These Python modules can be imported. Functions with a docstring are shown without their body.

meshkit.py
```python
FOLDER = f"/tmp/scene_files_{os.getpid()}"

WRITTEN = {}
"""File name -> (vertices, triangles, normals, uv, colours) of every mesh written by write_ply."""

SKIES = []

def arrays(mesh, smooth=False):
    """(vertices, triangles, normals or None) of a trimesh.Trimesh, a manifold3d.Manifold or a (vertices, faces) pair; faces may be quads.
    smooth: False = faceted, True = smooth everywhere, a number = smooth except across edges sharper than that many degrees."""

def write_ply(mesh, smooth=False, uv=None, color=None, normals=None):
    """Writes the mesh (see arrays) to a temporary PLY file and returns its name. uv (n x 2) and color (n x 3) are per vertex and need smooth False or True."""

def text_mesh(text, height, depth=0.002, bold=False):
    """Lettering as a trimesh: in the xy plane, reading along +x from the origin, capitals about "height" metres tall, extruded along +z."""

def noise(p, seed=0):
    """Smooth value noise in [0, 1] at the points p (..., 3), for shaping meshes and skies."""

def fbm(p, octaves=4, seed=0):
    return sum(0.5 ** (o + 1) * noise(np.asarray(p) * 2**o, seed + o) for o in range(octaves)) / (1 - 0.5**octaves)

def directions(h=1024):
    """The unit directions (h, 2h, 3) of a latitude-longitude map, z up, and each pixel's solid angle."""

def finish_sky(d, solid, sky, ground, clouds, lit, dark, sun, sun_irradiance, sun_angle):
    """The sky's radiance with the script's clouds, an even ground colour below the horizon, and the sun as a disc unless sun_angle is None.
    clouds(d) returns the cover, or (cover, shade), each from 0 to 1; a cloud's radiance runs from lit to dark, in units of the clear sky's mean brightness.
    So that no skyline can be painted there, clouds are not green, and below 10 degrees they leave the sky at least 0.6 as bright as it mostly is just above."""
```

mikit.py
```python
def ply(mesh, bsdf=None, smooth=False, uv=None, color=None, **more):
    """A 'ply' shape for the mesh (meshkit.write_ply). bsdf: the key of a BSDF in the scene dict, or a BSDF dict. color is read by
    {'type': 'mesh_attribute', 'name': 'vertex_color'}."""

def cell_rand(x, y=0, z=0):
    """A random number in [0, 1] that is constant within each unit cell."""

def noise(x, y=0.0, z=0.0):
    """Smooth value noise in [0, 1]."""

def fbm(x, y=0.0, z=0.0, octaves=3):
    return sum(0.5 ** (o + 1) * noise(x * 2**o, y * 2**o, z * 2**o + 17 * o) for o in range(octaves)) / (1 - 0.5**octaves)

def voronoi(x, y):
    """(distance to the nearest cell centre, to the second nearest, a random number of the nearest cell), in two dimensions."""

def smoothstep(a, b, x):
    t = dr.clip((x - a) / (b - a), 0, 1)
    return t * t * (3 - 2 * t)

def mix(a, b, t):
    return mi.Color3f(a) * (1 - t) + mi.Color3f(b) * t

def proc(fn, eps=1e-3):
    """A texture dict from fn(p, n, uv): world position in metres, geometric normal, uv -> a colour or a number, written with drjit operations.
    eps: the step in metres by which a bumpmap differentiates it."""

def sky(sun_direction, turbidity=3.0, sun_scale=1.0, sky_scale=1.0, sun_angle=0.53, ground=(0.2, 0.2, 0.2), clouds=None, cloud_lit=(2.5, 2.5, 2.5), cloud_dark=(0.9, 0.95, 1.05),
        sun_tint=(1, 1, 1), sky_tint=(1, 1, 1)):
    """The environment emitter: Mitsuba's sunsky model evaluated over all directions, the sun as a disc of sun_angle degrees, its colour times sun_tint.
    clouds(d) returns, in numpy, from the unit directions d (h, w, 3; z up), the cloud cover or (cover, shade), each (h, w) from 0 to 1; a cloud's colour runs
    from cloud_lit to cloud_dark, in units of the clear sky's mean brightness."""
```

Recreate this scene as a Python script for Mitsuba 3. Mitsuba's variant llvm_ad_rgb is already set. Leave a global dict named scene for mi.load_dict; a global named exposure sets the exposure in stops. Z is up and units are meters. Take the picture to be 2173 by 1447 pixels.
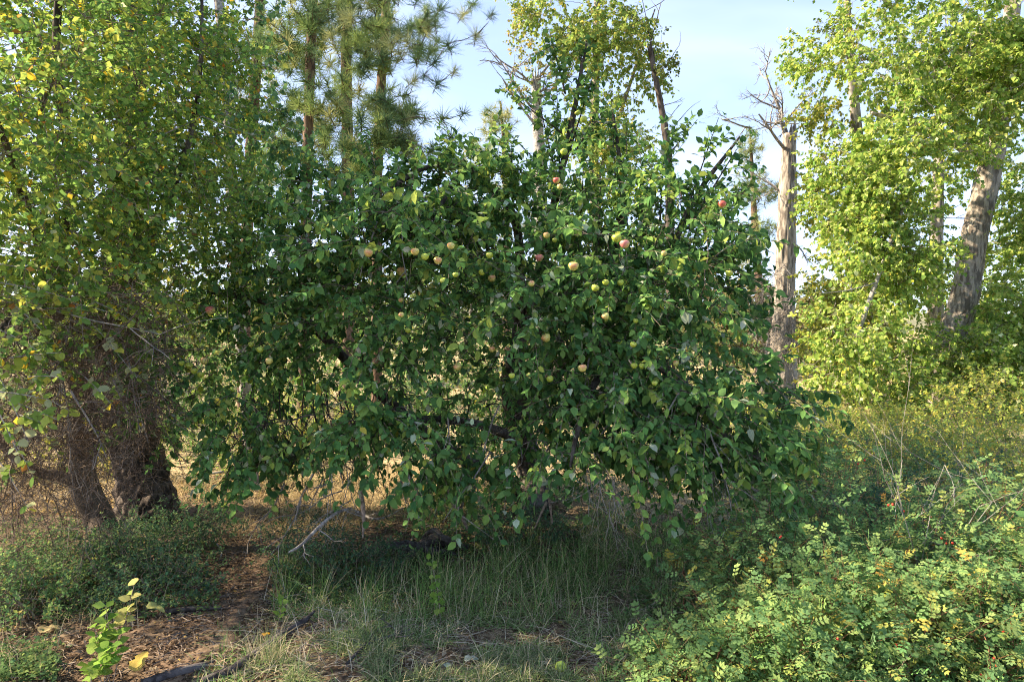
import math
import numpy as np
import trimesh
import drjit as dr
import mitsuba as mi
import mikit
from meshkit import noise, fbm

# ------------------------------------------------------------------ camera, sky, exposure
W, H, F = 2173.0, 1447.0, 1442.0           # the photograph's pixels, focal length in them
HORIZON, CAM_H = 700.0, 2.2
PITCH = math.atan((HORIZON - H / 2) / F)    # slightly downwards
CAM = np.array([0.0, 0.0, CAM_H])
FWD = np.array([0.0, math.cos(PITCH), math.sin(PITCH)])
UP = np.array([0.0, -math.sin(PITCH), math.cos(PITCH)])
T = mi.ScalarTransform4f
SUN_AZ, SUN_EL = math.radians(4), math.radians(36)
SUN = [-math.cos(SUN_AZ) * math.cos(SUN_EL), math.sin(SUN_AZ) * math.cos(SUN_EL), math.sin(SUN_EL)]
exposure = 3.65


def wisps(d):
    q = np.stack([d[..., 0] / (d[..., 2] + .25) * 1.4, d[..., 1] / (d[..., 2] + .25) * 3.2, d[..., 2] * 0], -1)
    c = np.clip((fbm(q * 1.3, 5, 3) - .42) * 2.2, 0, 1)
    return c * .4 + .2


scene = {
    "camera": {"type": "perspective", "fov": math.degrees(2 * math.atan(W / 2 / F)), "fov_axis": "x", "near_clip": .05, "far_clip": 4000.0,
               "to_world": T().look_at(origin=CAM.tolist(), target=(CAM + FWD).tolist(), up=[0, 0, 1])},
    "sky": mikit.sky(SUN, turbidity=3, sun_angle=.6, sun_scale=.9, clouds=wisps, cloud_lit=(1.35, 1.5, 1.8), cloud_dark=(1.0, 1.15, 1.4), ground=(.12, .12, .08), sky_scale=.92, sky_tint=(1.12, .95, .98)),
}
labels = {}
count = {}
rng = np.random.default_rng(11)


def P(px, py, d):
    """A point at photograph pixel (px, py) at distance d along the ground."""
    r = FWD + np.array([(px - W / 2) / F, 0, 0]) + UP * (H / 2 - py) / F
    return CAM + r * d / r[1]


def Ps(rows):
    return np.array([P(*r) for r in rows])


def gz(x, y):
    p = np.stack([np.asarray(x, float) * .45, np.asarray(y, float) * .45, np.zeros_like(np.asarray(x, float))], -1)
    return (fbm(p, 3, 5) - .5) * .22 + .05 * np.exp(-((np.asarray(x) - .3)**2 + (np.asarray(y) - 8.6)**2) / 1.5)


def on_ground(px, py):
    r = FWD + np.array([(px - W / 2) / F, 0, 0]) + UP * (H / 2 - py) / F
    d = CAM_H / -r[2]
    p = CAM + r * d
    for _ in range(4):
        d = (CAM_H - gz(p[0], p[1])) / -r[2]
        p = CAM + r * d
    return p


# ------------------------------------------------------------------ naming
def numbered(key):
    n = count.get(key, 0)
    count[key] = n + 1
    return key if n == 0 else f"{key}_{n:03d}"


def thing(name, label, cat, group=None, shape=None, kind=None):
    k = numbered(name)
    labels[k] = {"label": label, "category": cat}
    if group:
        labels[k]["group"] = group
    if kind:
        labels[k]["kind"] = kind
    if shape:
        scene[k] = shape
    return k


def part(parent, name, shape, label=None, kind=None):
    k = numbered(parent + "__" + name)
    scene[k] = shape
    if label or kind:
        labels[k] = {a: b for a, b in (("label", label), ("kind", kind)) if b}
    return k


# ------------------------------------------------------------------ materials
def leaf_color(p, n, uv):
    """The colour of one leaf, kept in its two texture coordinates (see dyed)."""
    r = dr.floor(uv.x)
    return mi.Color3f(dr.square(r / 250), uv.x - r - .03, uv.y)


def dyed(mesh, bsdf, color, smooth=True):
    """A mesh whose leaves each have an even colour of their own, packed into texture coordinates: meshes of one material stay one for the renderer."""
    c = np.clip(np.asarray(color, float), 0, .9)
    return mikit.ply(mesh, bsdf, smooth=smooth, uv=np.stack([np.floor(np.sqrt(c[:, 0]) * 250) + c[:, 1] + .03, c[:, 2]], 1))


LEAF_COLOR = mikit.proc(leaf_color)


def leafmat(rough, trans, spec=.5):
    return {"type": "principledthin", "base_color": LEAF_COLOR, "roughness": rough, "diff_trans": trans, "eta": 1.0 + .9 * spec}


scene["leaf_waxy"] = leafmat(.27, .7, .6)
scene["leaf_soft"] = leafmat(.5, 1.0)
scene["leaf_dry"] = leafmat(.75, .5, .3)
#scene["vertex_solid"] = {"type": "twosided", "bsdf": {"type": "principled", "base_color": {"type": "mesh_attribute", "name": "vertex_color"}, "roughness": .75, "specular": .3}}
scene["apple_skin"] = {"type": "principled", "base_color": {"type": "mesh_attribute", "name": "vertex_color"}, "roughness": .38, "specular": .5, "clearcoat": .15}


def bark(a, b, c, sc=1.0, stretch=6.0):
    def fn(p, n, uv):
        f = mikit.fbm(p.x * 26 * sc, p.y * 26 * sc, p.z * 26 * sc / stretch, 4)
        g = mikit.fbm(p.x * 3 * sc + 7, p.y * 3 * sc, p.z * 2 * sc, 3)
        col = mikit.mix(a, b, mikit.smoothstep(.36, .62, f))
        return mikit.mix(col, c, mikit.smoothstep(.5, .75, g) * .75)
    return {"type": "twosided", "bsdf": {"type": "principled", "base_color": mikit.proc(fn), "roughness": .85, "specular": .2}}


scene["bark_apple"] = bark((.035, .029, .025), (.09, .078, .068), (.13, .125, .11), 1.2, 3)
scene["bark_old"] = bark((.03, .024, .02), (.1, .08, .065), (.14, .125, .11), .8)
scene["bark_grey"] = bark((.14, .122, .105), (.36, .325, .28), (.43, .4, .35), .7)
scene["bark_pale"] = bark((.22, .21, .2), (.4, .39, .37), (.3, .27, .24), 1.0, 1.2)
scene["bark_pine"] = bark((.055, .04, .032), (.16, .105, .075), (.21, .14, .1), 1.0, 4)
scene["bark_twig"] = bark((.13, .1, .08), (.27, .225, .185), (.2, .14, .1), 2.0, 1)
scene["bark_brown"] = bark((.06, .043, .032), (.17, .125, .09), (.26, .22, .18), 2.0, 1)
scene["bark_dead"] = bark((.16, .15, .14), (.36, .34, .32), (.22, .2, .18), 1.4, 4)


# ------------------------------------------------------------------ mesh helpers
def unit(v):
    return v / np.maximum(np.linalg.norm(v, axis=-1, keepdims=True), 1e-9)


def rnd(n, k=3):
    return rng.normal(size=(n, k))


def smooth_line(pts, n):
    pts = np.asarray(pts, float)
    if len(pts) < 3:
        t = np.linspace(0, 1, n)[:, None]
        return pts[0] * (1 - t) + pts[-1] * t
    ext = np.vstack([2 * pts[0] - pts[1], pts, 2 * pts[-1] - pts[-2]])
    u = np.linspace(0, len(pts) - 1 - 1e-6, n)
    i = u.astype(int)
    t = (u - i)[:, None]
    a, b, c, d = ext[i], ext[i + 1], ext[i + 2], ext[i + 3]
    return .5 * (2 * b + (c - a) * t + (2 * a - 5 * b + 4 * c - d) * t**2 + (3 * b - a - 3 * c + d) * t**3)


def tube_batch(pts, rad, sides=4):
    """B polylines (B, n, 3) with radii (B, n) as one set of vertices and triangles."""
    pts = np.asarray(pts, float)
    B, n, _ = pts.shape
    t = unit(np.gradient(pts, axis=1))
    ref = np.where(np.abs(t[..., 2:]) < .85, [0, 0, 1.0], [1.0, 0, 0])
    a = unit(np.cross(t, ref))
    b = np.cross(t, a)
    ang = np.arange(sides) * 2 * math.pi / sides
    v = pts[:, :, None] + np.asarray(rad)[:, :, None, None] * (np.cos(ang)[:, None] * a[:, :, None] + np.sin(ang)[:, None] * b[:, :, None])
    i, j = np.meshgrid(np.arange(n - 1), np.arange(sides), indexing="ij")
    q = np.stack([i * sides + j, i * sides + (j + 1) % sides, (i + 1) * sides + (j + 1) % sides, (i + 1) * sides + j], -1).reshape(-1, 4)
    f = np.vstack([q[:, [0, 1, 2]], q[:, [0, 2, 3]]])
    f = (f[None] + (np.arange(B) * n * sides)[:, None, None]).reshape(-1, 3)
    return v.reshape(-1, 3), f


def trunk(pts, rad, sides=24, step=.07, furrow=.1, lumps=.12, grain=9.0, stretch=.16, seed=0, flare=0.0):
    """A tapered trunk or limb with furrowed bark; rad at the given points."""
    pts, rad = np.asarray(pts, float), np.asarray(rad, float)
    L = np.linalg.norm(np.diff(pts, axis=0), axis=1).sum()
    n = max(5, int(L / step))
    c = smooth_line(pts, n)
    r = np.interp(np.linspace(0, len(pts) - 1, n), np.arange(len(pts)), rad)
    s = np.linspace(0, L, n)
    r = r * (1 + flare * np.exp(-s / (1.4 * rad[0])))
    t = unit(np.gradient(c, axis=0))
    up = abs(t[:, 2].mean()) > .75
    a = unit(np.cross(t, [1.0, 0, 0] if up else [0, 0, 1.0]))
    b = np.cross(t, a)
    th = np.arange(sides) * 2 * math.pi / sides
    R = rad.max()
    q = np.stack([np.cos(th)[None] * R * grain + s[:, None] * 0, np.sin(th)[None] * R * grain + s[:, None] * 0, np.broadcast_to(s[:, None] * grain * stretch, (n, sides))], -1)
    ridge = np.abs(2 * fbm(q * 1.6, 2, seed) - 1) ** .6
    low = noise(q * .3 / max(R * grain * .3, .3) + 5, seed + 3) - .5
    lob = np.cos(th * 5 + seed) * flare * .35 * np.exp(-s / (1.2 * rad[0]))[:, None]
    rr = r[:, None] * (1 + furrow * (ridge - .5) + lumps * low + lob)
    v = c[:, None] + rr[..., None] * (np.cos(th)[None, :, None] * a[:, None] + np.sin(th)[None, :, None] * b[:, None])
    i, j = np.meshgrid(np.arange(n - 1), np.arange(sides), indexing="ij")
    qd = np.stack([i * sides + j, i * sides + (j + 1) % sides, (i + 1) * sides + (j + 1) % sides, (i + 1) * sides + j], -1).reshape(-1, 4)
    f = np.vstack([qd[:, [0, 1, 2]], qd[:, [0, 2, 3]]])
    v = np.vstack([v.reshape(-1, 3), c[:1], c[-1:] + t[-1:] * r[-1] * .3])
    k = n * sides
    e = np.arange(sides)
    f = np.vstack([f, np.stack([e * 0 + k, (e + 1) % sides, e], 1), np.stack([e * 0 + k + 1, (n - 1) * sides + e, (n - 1) * sides + (e + 1) % sides], 1)])
    return (v, f), c, r


def join(meshes):
    vs, fs, at = [], [], 0
    for v, f in meshes:
        vs.append(v)
        fs.append(np.asarray(f) + at)
        at += len(v)
    return np.vstack(vs), np.vstack(fs)


def solid(mesh, bsdf, smooth=True):
    return mikit.ply(mesh, bsdf, smooth=smooth)


# ------------------------------------------------------------------ leaf templates: unit length along +x, upper side +z
def leaf_tpl(n=3, w=.6, a=.8, fold=.25, curl=.35, wave=0.0, stalk=0.0, power=.8, jag=0.0):
    t = np.linspace(0, 1, n + 1)
    hw = w / 2 * np.sin(math.pi * t**a) ** power
    z = -curl * t**2 * .5
    mid = np.stack([t, t * 0, z], 1)
    k = np.arange(1, n)
    lift = fold * hw[k] + wave * np.where(k % 2 == 0, 1, -1) * .5
    hj = hw[k] * (1 + jag * np.where(k % 2 == 0, 1, -1))
    lft = np.stack([t[k], hj, z[k] + lift], 1)
    rgt = np.stack([t[k], -hj, z[k] + fold * hw[k] - wave * np.where(k % 2 == 0, 1, -1) * .5], 1)
    v = np.vstack([mid, lft, rgt])
    Li, Ri = n + 1, n + 1 + (n - 1)
    f = [[0, 1, Li], [0, Ri, 1]]
    for i in range(1, n - 1):
        f += [[i, i + 1, Li + i], [i, Li + i, Li + i - 1], [i, Ri + i - 1, Ri + i], [i, Ri + i, i + 1]]
    f += [[n - 1, n, Li + n - 2], [n - 1, Ri + n - 2, n]]
    f = np.array(f)
    if stalk:
        s = np.array([[-stalk, .02, stalk * .35], [-stalk, -.02, stalk * .35], [.04, -.018, 0.004], [.04, .018, .004]])
        f = np.vstack([f, np.array([[0, 1, 2], [0, 2, 3]]) + len(v)])
        v = np.vstack([v, s])
    return v, f


def compound_tpl(pairs=3, n=2, w=.55, fold=.2, droop=.25):
    """A rose leaf: leaflets in pairs along a stalk and one at its end."""
    ms = []
    base = leaf_tpl(n, w, .9, fold, .2)
    xs = np.linspace(.3, .78, pairs)
    for i, x in enumerate(xs):
        for s in (1, -1):
            ang, L = s * math.radians(68 - 8 * i), .27 + .03 * i
            R = np.array([[math.cos(ang), -math.sin(ang), 0], [math.sin(ang), math.cos(ang), 0], [0, 0, 1]])
            ms.append((base[0] * L @ R.T + [x, 0, -droop * x * x + .02], base[1]))
    ms.append((base[0] * [.32, .34, .3] + [.78, 0, -droop * .6], base[1]))
    r = np.array([[0, .008, 0], [0, -.008, 0], [.5, -.007, -droop * .25], [.5, .007, -droop * .25], [.8, 0, -droop * .62]])
    ms.append((r, np.array([[0, 1, 2], [0, 2, 3], [3, 2, 4]])))
    return join(ms)


LEAF_FORMS = ((.15, .3, .62), (.35, .15, .56), (.2, .6, .66), (.5, .55, .6), (.7, .9, .52), (-.1, -.25, .64))
OVATE = [leaf_tpl(3, w, .82, f, c) for f, c, w in LEAF_FORMS]
OVATE_FINE = [leaf_tpl(6, w, .82, f, c, .014, .28, jag=.04) for f, c, w in LEAF_FORMS]
ROUND = [leaf_tpl(2, .78, .9, f, c, power=.65) for f, c in ((.1, .2), (.3, .3), (.2, -.2))]
ROUND_FINE = [leaf_tpl(6, .72, .9, f, c, .01, .2, power=.65) for f, c in ((.1, .2), (.3, .3), (.2, -.2))]
DELTA = [leaf_tpl(2, .8, .62, f, c, power=.7) for f, c in ((.12, .2), (.3, .35), (.2, -.1))]
DELTA_FINE = [leaf_tpl(5, .78, .6, f, c, .01, .4, power=.7) for f, c in ((.12, .2), (.3, .35), (.2, -.1))]
ROSE = [compound_tpl(3, 2, .55, f, d) for f, d in ((.2, .2), (.3, .45), (.1, .05))]
ROSE_FINE = [compound_tpl(3, 3, .58, f, d) for f, d in ((.2, .2), (.3, .45), (.1, .05))]
SMALL = [leaf_tpl(2, .62, .85, f, c) for f, c in ((.15, .2), (.35, .4))]
SMALL_FINE = [leaf_tpl(4, .64, .85, f, c, 0, .15) for f, c in ((.15, .2), (.35, .4))]


def frames(ax, nr):
    ax = unit(ax)
    side = unit(np.cross(nr, ax))
    return np.stack([ax, side, np.cross(ax, side)], -1)


def scatter(tpls, pos, R, size, which):
    vs, fs, own, at = [], [], [], 0
    for k, (tv, tf) in enumerate(tpls):
        ids = np.nonzero(which == k)[0]
        if not len(ids):
            continue
        v = np.einsum("nij,kj->nki", R[ids] * size[ids, None, None], tv) + pos[ids, None]
        f = tf[None] + (np.arange(len(ids)) * len(tv))[:, None, None] + at
        at += len(ids) * len(tv)
        vs.append(v.reshape(-1, 3))
        fs.append(f.reshape(-1, 3))
        own.append(np.repeat(ids, len(tv)))
    return np.vstack(vs), np.vstack(fs), np.concatenate(own)


def seen(pos, size, nr, cap, least):
    """Which of the leaves show largest in the photograph's view: they become parts of their own."""
    d = pos - CAM
    dep = d @ FWD
    ok = dep > .3
    x = F * d[:, 0] / np.where(ok, dep, 1) + W / 2
    y = H / 2 - F * (d @ UP) / np.where(ok, dep, 1)
    px = size * F / np.where(ok, dep, 1e9) * np.sqrt(np.abs((unit(d) * nr).sum(1)))
    ok &= (x > 0) & (x < W) & (y > 0) & (y < H)
    order = np.argsort(dep)
    order = order[ok[order]]
    cell = (x[order] // 12).astype(int) * 1000 + (y[order] // 12).astype(int)
    front = order[np.unique(cell, return_index=True)[1]]
    front = front[px[front] >= least]
    return front[np.argsort(-px[front])][:cap]


class Leaves:
    def __init__(self):
        self.rows = []

    def add(self, pos, ax, nr, size, col):
        self.rows.append((pos, ax, nr, np.broadcast_to(size, len(pos)).astype(float), col))

    def build(self, parent, tpls, fine, palette, bsdf, cap=300, least=9.0, name="leaf", rest="foliage", jitter=.16):
        pos, ax, nr = (np.vstack([r[i] for r in self.rows]) for i in range(3))
        size, col = (np.concatenate([r[i] for r in self.rows]) for i in (3, 4))
        pal = np.asarray(palette)
        R = frames(ax, nr)
        which = rng.integers(0, len(tpls), len(pos))
        one = seen(pos, size, R[:, :, 2], cap, least) if cap else np.zeros(0, int)
        made = {}
        for i in one:
            key = (which[i], col[i])
            if key not in made:
                v, f = fine[which[i]]
                made[key] = dyed((v, f), bsdf, np.tile(pal[col[i]], (len(v), 1)))
            M = np.eye(4)
            M[:3, :3] = R[i] * size[i]
            M[:3, 3] = pos[i]
            part(parent, name, {**made[key], "to_world": T(M)})
        left = np.ones(len(pos), bool)
        left[one] = False
        if left.any():
            v, f, own = scatter(tpls, pos[left], R[left], size[left], which[left])
            c = pal[col[left]] * np.exp(rng.normal(0, jitter, (left.sum(), 1))) * np.exp(rng.normal(0, jitter * .3, (left.sum(), 3)))
            part(parent, rest, dyed((v, f), bsdf, c[own]), kind="stuff")
        self.pos, self.size = pos, size
        return self


def pick_colors(n, weights):
    w = np.asarray(weights, float)
    return rng.choice(len(w), n, p=w / w.sum())


# ------------------------------------------------------------------ growing crowns
def lobes_points(lobes, n, shell=.26, clumps=0, size=.3):
    """Points in ellipsoids given as (px, py, distance, rx, ry, rz, weight), and their outward directions; gathered in clumps if asked."""
    if clumps:
        c, o = lobes_points(lobes, clumps, shell)
        w = rng.uniform(.3, 1.6, clumps)
        i = rng.choice(clumps, n, p=w / w.sum())
        u = unit(rnd(n) + o[i] * .5)
        return c[i] + u * [size, size, size * .7] * rng.uniform(.2, 1, (n, 1)) ** .5, unit(u + o[i] * .8)
    w = np.array([l[6] for l in lobes], float)
    which = rng.choice(len(lobes), n, p=w / w.sum())
    c = Ps([l[:3] for l in lobes])[which]
    rad = np.array([l[3:6] for l in lobes])[which]
    u = unit(rnd(n))
    return c + u * rad * rng.uniform(0, 1, (n, 1)) ** shell, unit(u / rad)


def grow(nodes, targets, sag=.15, wander=.08, climb=.0):
    """Branches from the nearest point of what has grown so far to each target: (B, 6, 3) polylines and their lengths."""
    cap = len(nodes) + 5 * len(targets)
    N = np.zeros((cap, 3))
    N[: len(nodes)] = nodes
    m = len(nodes)
    d0 = np.min(np.linalg.norm(targets[:, None] - nodes[None, :: max(1, len(nodes) // 200)], axis=2), axis=1)
    lines = []
    t = np.linspace(0, 1, 6)[:, None]
    for i in np.argsort(d0):
        g = targets[i]
        dv = N[:m] - g
        dist = np.sqrt((dv**2).sum(1)) + climb * np.maximum(dv[:, 2], 0)
        s = N[np.argmin(dist)]
        L = np.linalg.norm(g - s)
        mid = (s + g) / 2 + [0, 0, sag * L] + rng.normal(0, wander, 3) * L
        c = s * (1 - t) ** 2 + 2 * mid * t * (1 - t) + g * t**2
        c[1:-1] += rng.normal(0, .02, (4, 3)) * L
        lines.append(c)
        N[m : m + 5] = c[1:]
        m += 5
    return np.array(lines)


def branch_mesh(lines, r0=.004, k=.008, rmax=.03, sides=4):
    L = np.linalg.norm(np.diff(lines, axis=1), axis=2).sum(1)
    ra = np.clip(r0 + k * L, 0, rmax)
    return tube_batch(lines, ra[:, None] * np.linspace(1, .45, lines.shape[1])[None], sides)


def shoots(p, d, L, K, droop=.3, spread=.9, hang=.35, up=.7, out=None, outw=.5, flutter=.35, start=.08):
    """Twigs from p along d, K leaves on each. Returns polylines (S, 4, 3) and the leaves' positions, axes and normals."""
    S = len(p)
    L = np.broadcast_to(L, S)[:, None]
    d = unit(d)
    s = np.sort(rng.uniform(start, 1, (S, K)), axis=1)
    s[:, -1] = 1
    sl = (s * L)[..., None]
    pos = p[:, None] + d[:, None] * sl - np.array([0, 0, 1.0]) * droop * sl**2
    tan = unit(d[:, None] - np.array([0, 0, 2.0]) * droop * sl)
    e1 = unit(np.cross(tan, rng.normal(size=(S, 1, 3))))
    e2 = np.cross(tan, e1)
    ang = (np.arange(K) * 2.399)[None, :] + rng.uniform(0, .8, (S, K))
    rad = np.cos(ang)[..., None] * e1 + np.sin(ang)[..., None] * e2
    ax = unit(.5 * tan + spread * rad + np.array([0, 0, -hang]) + rng.normal(0, .18, (S, K, 3)))
    o = np.zeros((S, 3)) if out is None else out
    nr = unit(np.array([0, 0, up]) + outw * o[:, None] + rng.normal(0, flutter, (S, K, 3)) + .25 * rad)
    q = np.linspace(0, 1, 4)[None, :, None] * L[..., None]
    line = p[:, None] + d[:, None] * q - np.array([0, 0, 1.0]) * droop * q**2
    return line, pos.reshape(-1, 3), ax.reshape(-1, 3), nr.reshape(-1, 3)


def ramify(start, d, L, r, depth, lines, kids=3, sag=0.0, wig=.25):
    """A bare branch and its side branches, as polylines of 6 points with radii."""
    d = unit(np.asarray(d, float))
    p = [np.asarray(start, float)]
    for i in range(5):
        d = unit(d + rng.normal(0, wig, 3) * .45 + [0, 0, -sag])
        p.append(p[-1] + d * L / 5)
    p = np.array(p)
    lines.append((p, np.linspace(r, r * .4, 6)))
    if depth:
        for _ in range(kids):
            i = rng.integers(1, 6)
            e = unit(np.gradient(p, axis=0)[i] / (L / 5) + rng.normal(0, .75, 3))
            ramify(p[i], e, L * rng.uniform(.35, .65), r * rng.uniform(.4, .6), depth - 1, lines, kids, sag, wig)


def ramify_mesh(lines, sides=5):
    return tube_batch(np.array([l[0] for l in lines]), np.array([l[1] for l in lines]), sides)


# ================================================================== THE GROUND
def ground_color(p, n, uv):
    f = mikit.fbm(p.x * 9, p.y * 9, 0, 4)
    g = mikit.fbm(p.x * 46, p.y * 46, 3, 3)
    h = mikit.fbm(p.x * .55, p.y * .55, 9, 3)
    soil = mikit.mix((.04, .029, .02), (.15, .108, .072), mikit.smoothstep(.3, .7, g))
    soil = mikit.mix(soil, (.25, .2, .13), mikit.smoothstep(.55, .75, f) * .6)
    straw = mikit.mix((.2, .15, .08), (.42, .34, .2), mikit.smoothstep(.3, .7, g))
    green = mikit.mix((.05, .07, .025), (.15, .16, .06), mikit.smoothstep(.3, .7, f))
    k = mikit.smoothstep(7.6, 10.0, p.y + (h - .5) * 6)
    col = mikit.mix(soil, straw, k)
    far = mikit.smoothstep(16, 30, p.y + (h - .5) * 14)
    col = mikit.mix(col, mikit.mix(straw, green, mikit.smoothstep(.45, .6, h)), far * .8)
    right = mikit.smoothstep(2.0, 3.5, p.x + (h - .5) * 3) * (1 - far)
    return mikit.mix(col, mikit.mix(green, soil, .4), right * .85)


scene["ground_soil"] = {"type": "twosided", "bsdf": {"type": "principled", "base_color": mikit.proc(ground_color), "roughness": .95, "specular": .1}}


def dirt_color(p, n, uv):
    g = mikit.fbm(p.x * 38, p.y * 38, 3, 4)
    f = mikit.fbm(p.x * 6, p.y * 6, 1, 3)
    return mikit.mix(mikit.mix((.04, .028, .02), (.16, .112, .076), mikit.smoothstep(.3, .68, g)), (.2, .15, .1), mikit.smoothstep(.5, .72, f) * .5)


scene["path_soil"] = {"type": "twosided", "bsdf": {"type": "principled", "base_color": mikit.proc(dirt_color), "roughness": .95, "specular": .1}}


def grid_sheet(xs, ys, lift=0.0, rough=.03):
    X, Y = np.meshgrid(xs, ys)
    fine = np.exp(-np.maximum(np.hypot(X, Y) - 14, 0) / 6)
    Z = gz(X, Y) + lift + rough * fine * (fbm(np.stack([X * 6, Y * 6, X * 0], -1), 3, 8) - .5)
    v = np.stack([X, Y, Z], -1).reshape(-1, 3)
    n = len(xs)
    i, j = np.meshgrid(np.arange(len(ys) - 1), np.arange(n - 1), indexing="ij")
    q = np.stack([i * n + j, i * n + j + 1, (i + 1) * n + j + 1, (i + 1) * n + j], -1).reshape(-1, 4)
    return v, np.vstack([q[:, [0, 1, 2]], q[:, [0, 2, 3]]])


def spread(near, far, n_near, n_far):
    a = np.linspace(0, near, n_near)
    return np.concatenate([a, near + (far - near) * np.linspace(0, 1, n_far + 1)[1:] ** 3])


gx = spread(9, 1500, 84, 22)
scene["ground"] = solid(grid_sheet(np.concatenate([-gx[:0:-1], gx]), np.concatenate([-spread(3, 300, 6, 8)[:0:-1], spread(14, 2500, 130, 28)])), "ground_soil")
labels["ground"] = {"label": "brown leaf-strewn soil and dry straw-coloured ground under the trees", "category": "ground", "kind": "structure"}

path_line = smooth_line([on_ground(*q)[:2] for q in ((250, 1447), (330, 1400), (430, 1290), (500, 1190), (480, 1100), (450, 1050), (520, 1010))], 90)
pt = unit(np.gradient(path_line, axis=0))
pn = np.stack([pt[:, 1], -pt[:, 0]], 1)
cols = np.linspace(-1, 1, 15)
hw = .42 + .2 * (noise(np.stack([np.arange(90) * .3, np.zeros(90), np.zeros(90)], 1), 2) - .5)
edge = 1 + .35 * (noise(np.stack([np.repeat(np.arange(90) * .5, 15), np.tile(np.sign(cols) * 7, 90), np.zeros(1350)], 1), 4).reshape(90, 15) - .5)
pv = path_line[:, None] + pn[:, None] * (cols[None] * hw[:, None] * edge)[..., None]
pz = gz(pv[..., 0], pv[..., 1]) + .022 + .02 * (fbm(np.concatenate([pv * 9, pv[..., :1] * 0], -1), 3, 6) - .5) - .03 * (1 - cols**2)[None] - .05 * (np.abs(cols) > .95)[None] + .012
pv = np.concatenate([pv, pz[..., None]], -1).reshape(-1, 3)
ii, jj = np.meshgrid(np.arange(89), np.arange(14), indexing="ij")
pq = np.stack([ii * 15 + jj, ii * 15 + jj + 1, (ii + 1) * 15 + jj + 1, (ii + 1) * 15 + jj], -1).reshape(-1, 4)
scene["path"] = solid((pv, pq), "path_soil")
labels["path"] = {"label": "narrow bare brown dirt path curving past the old trunk at the left", "category": "path", "kind": "structure"}

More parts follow.
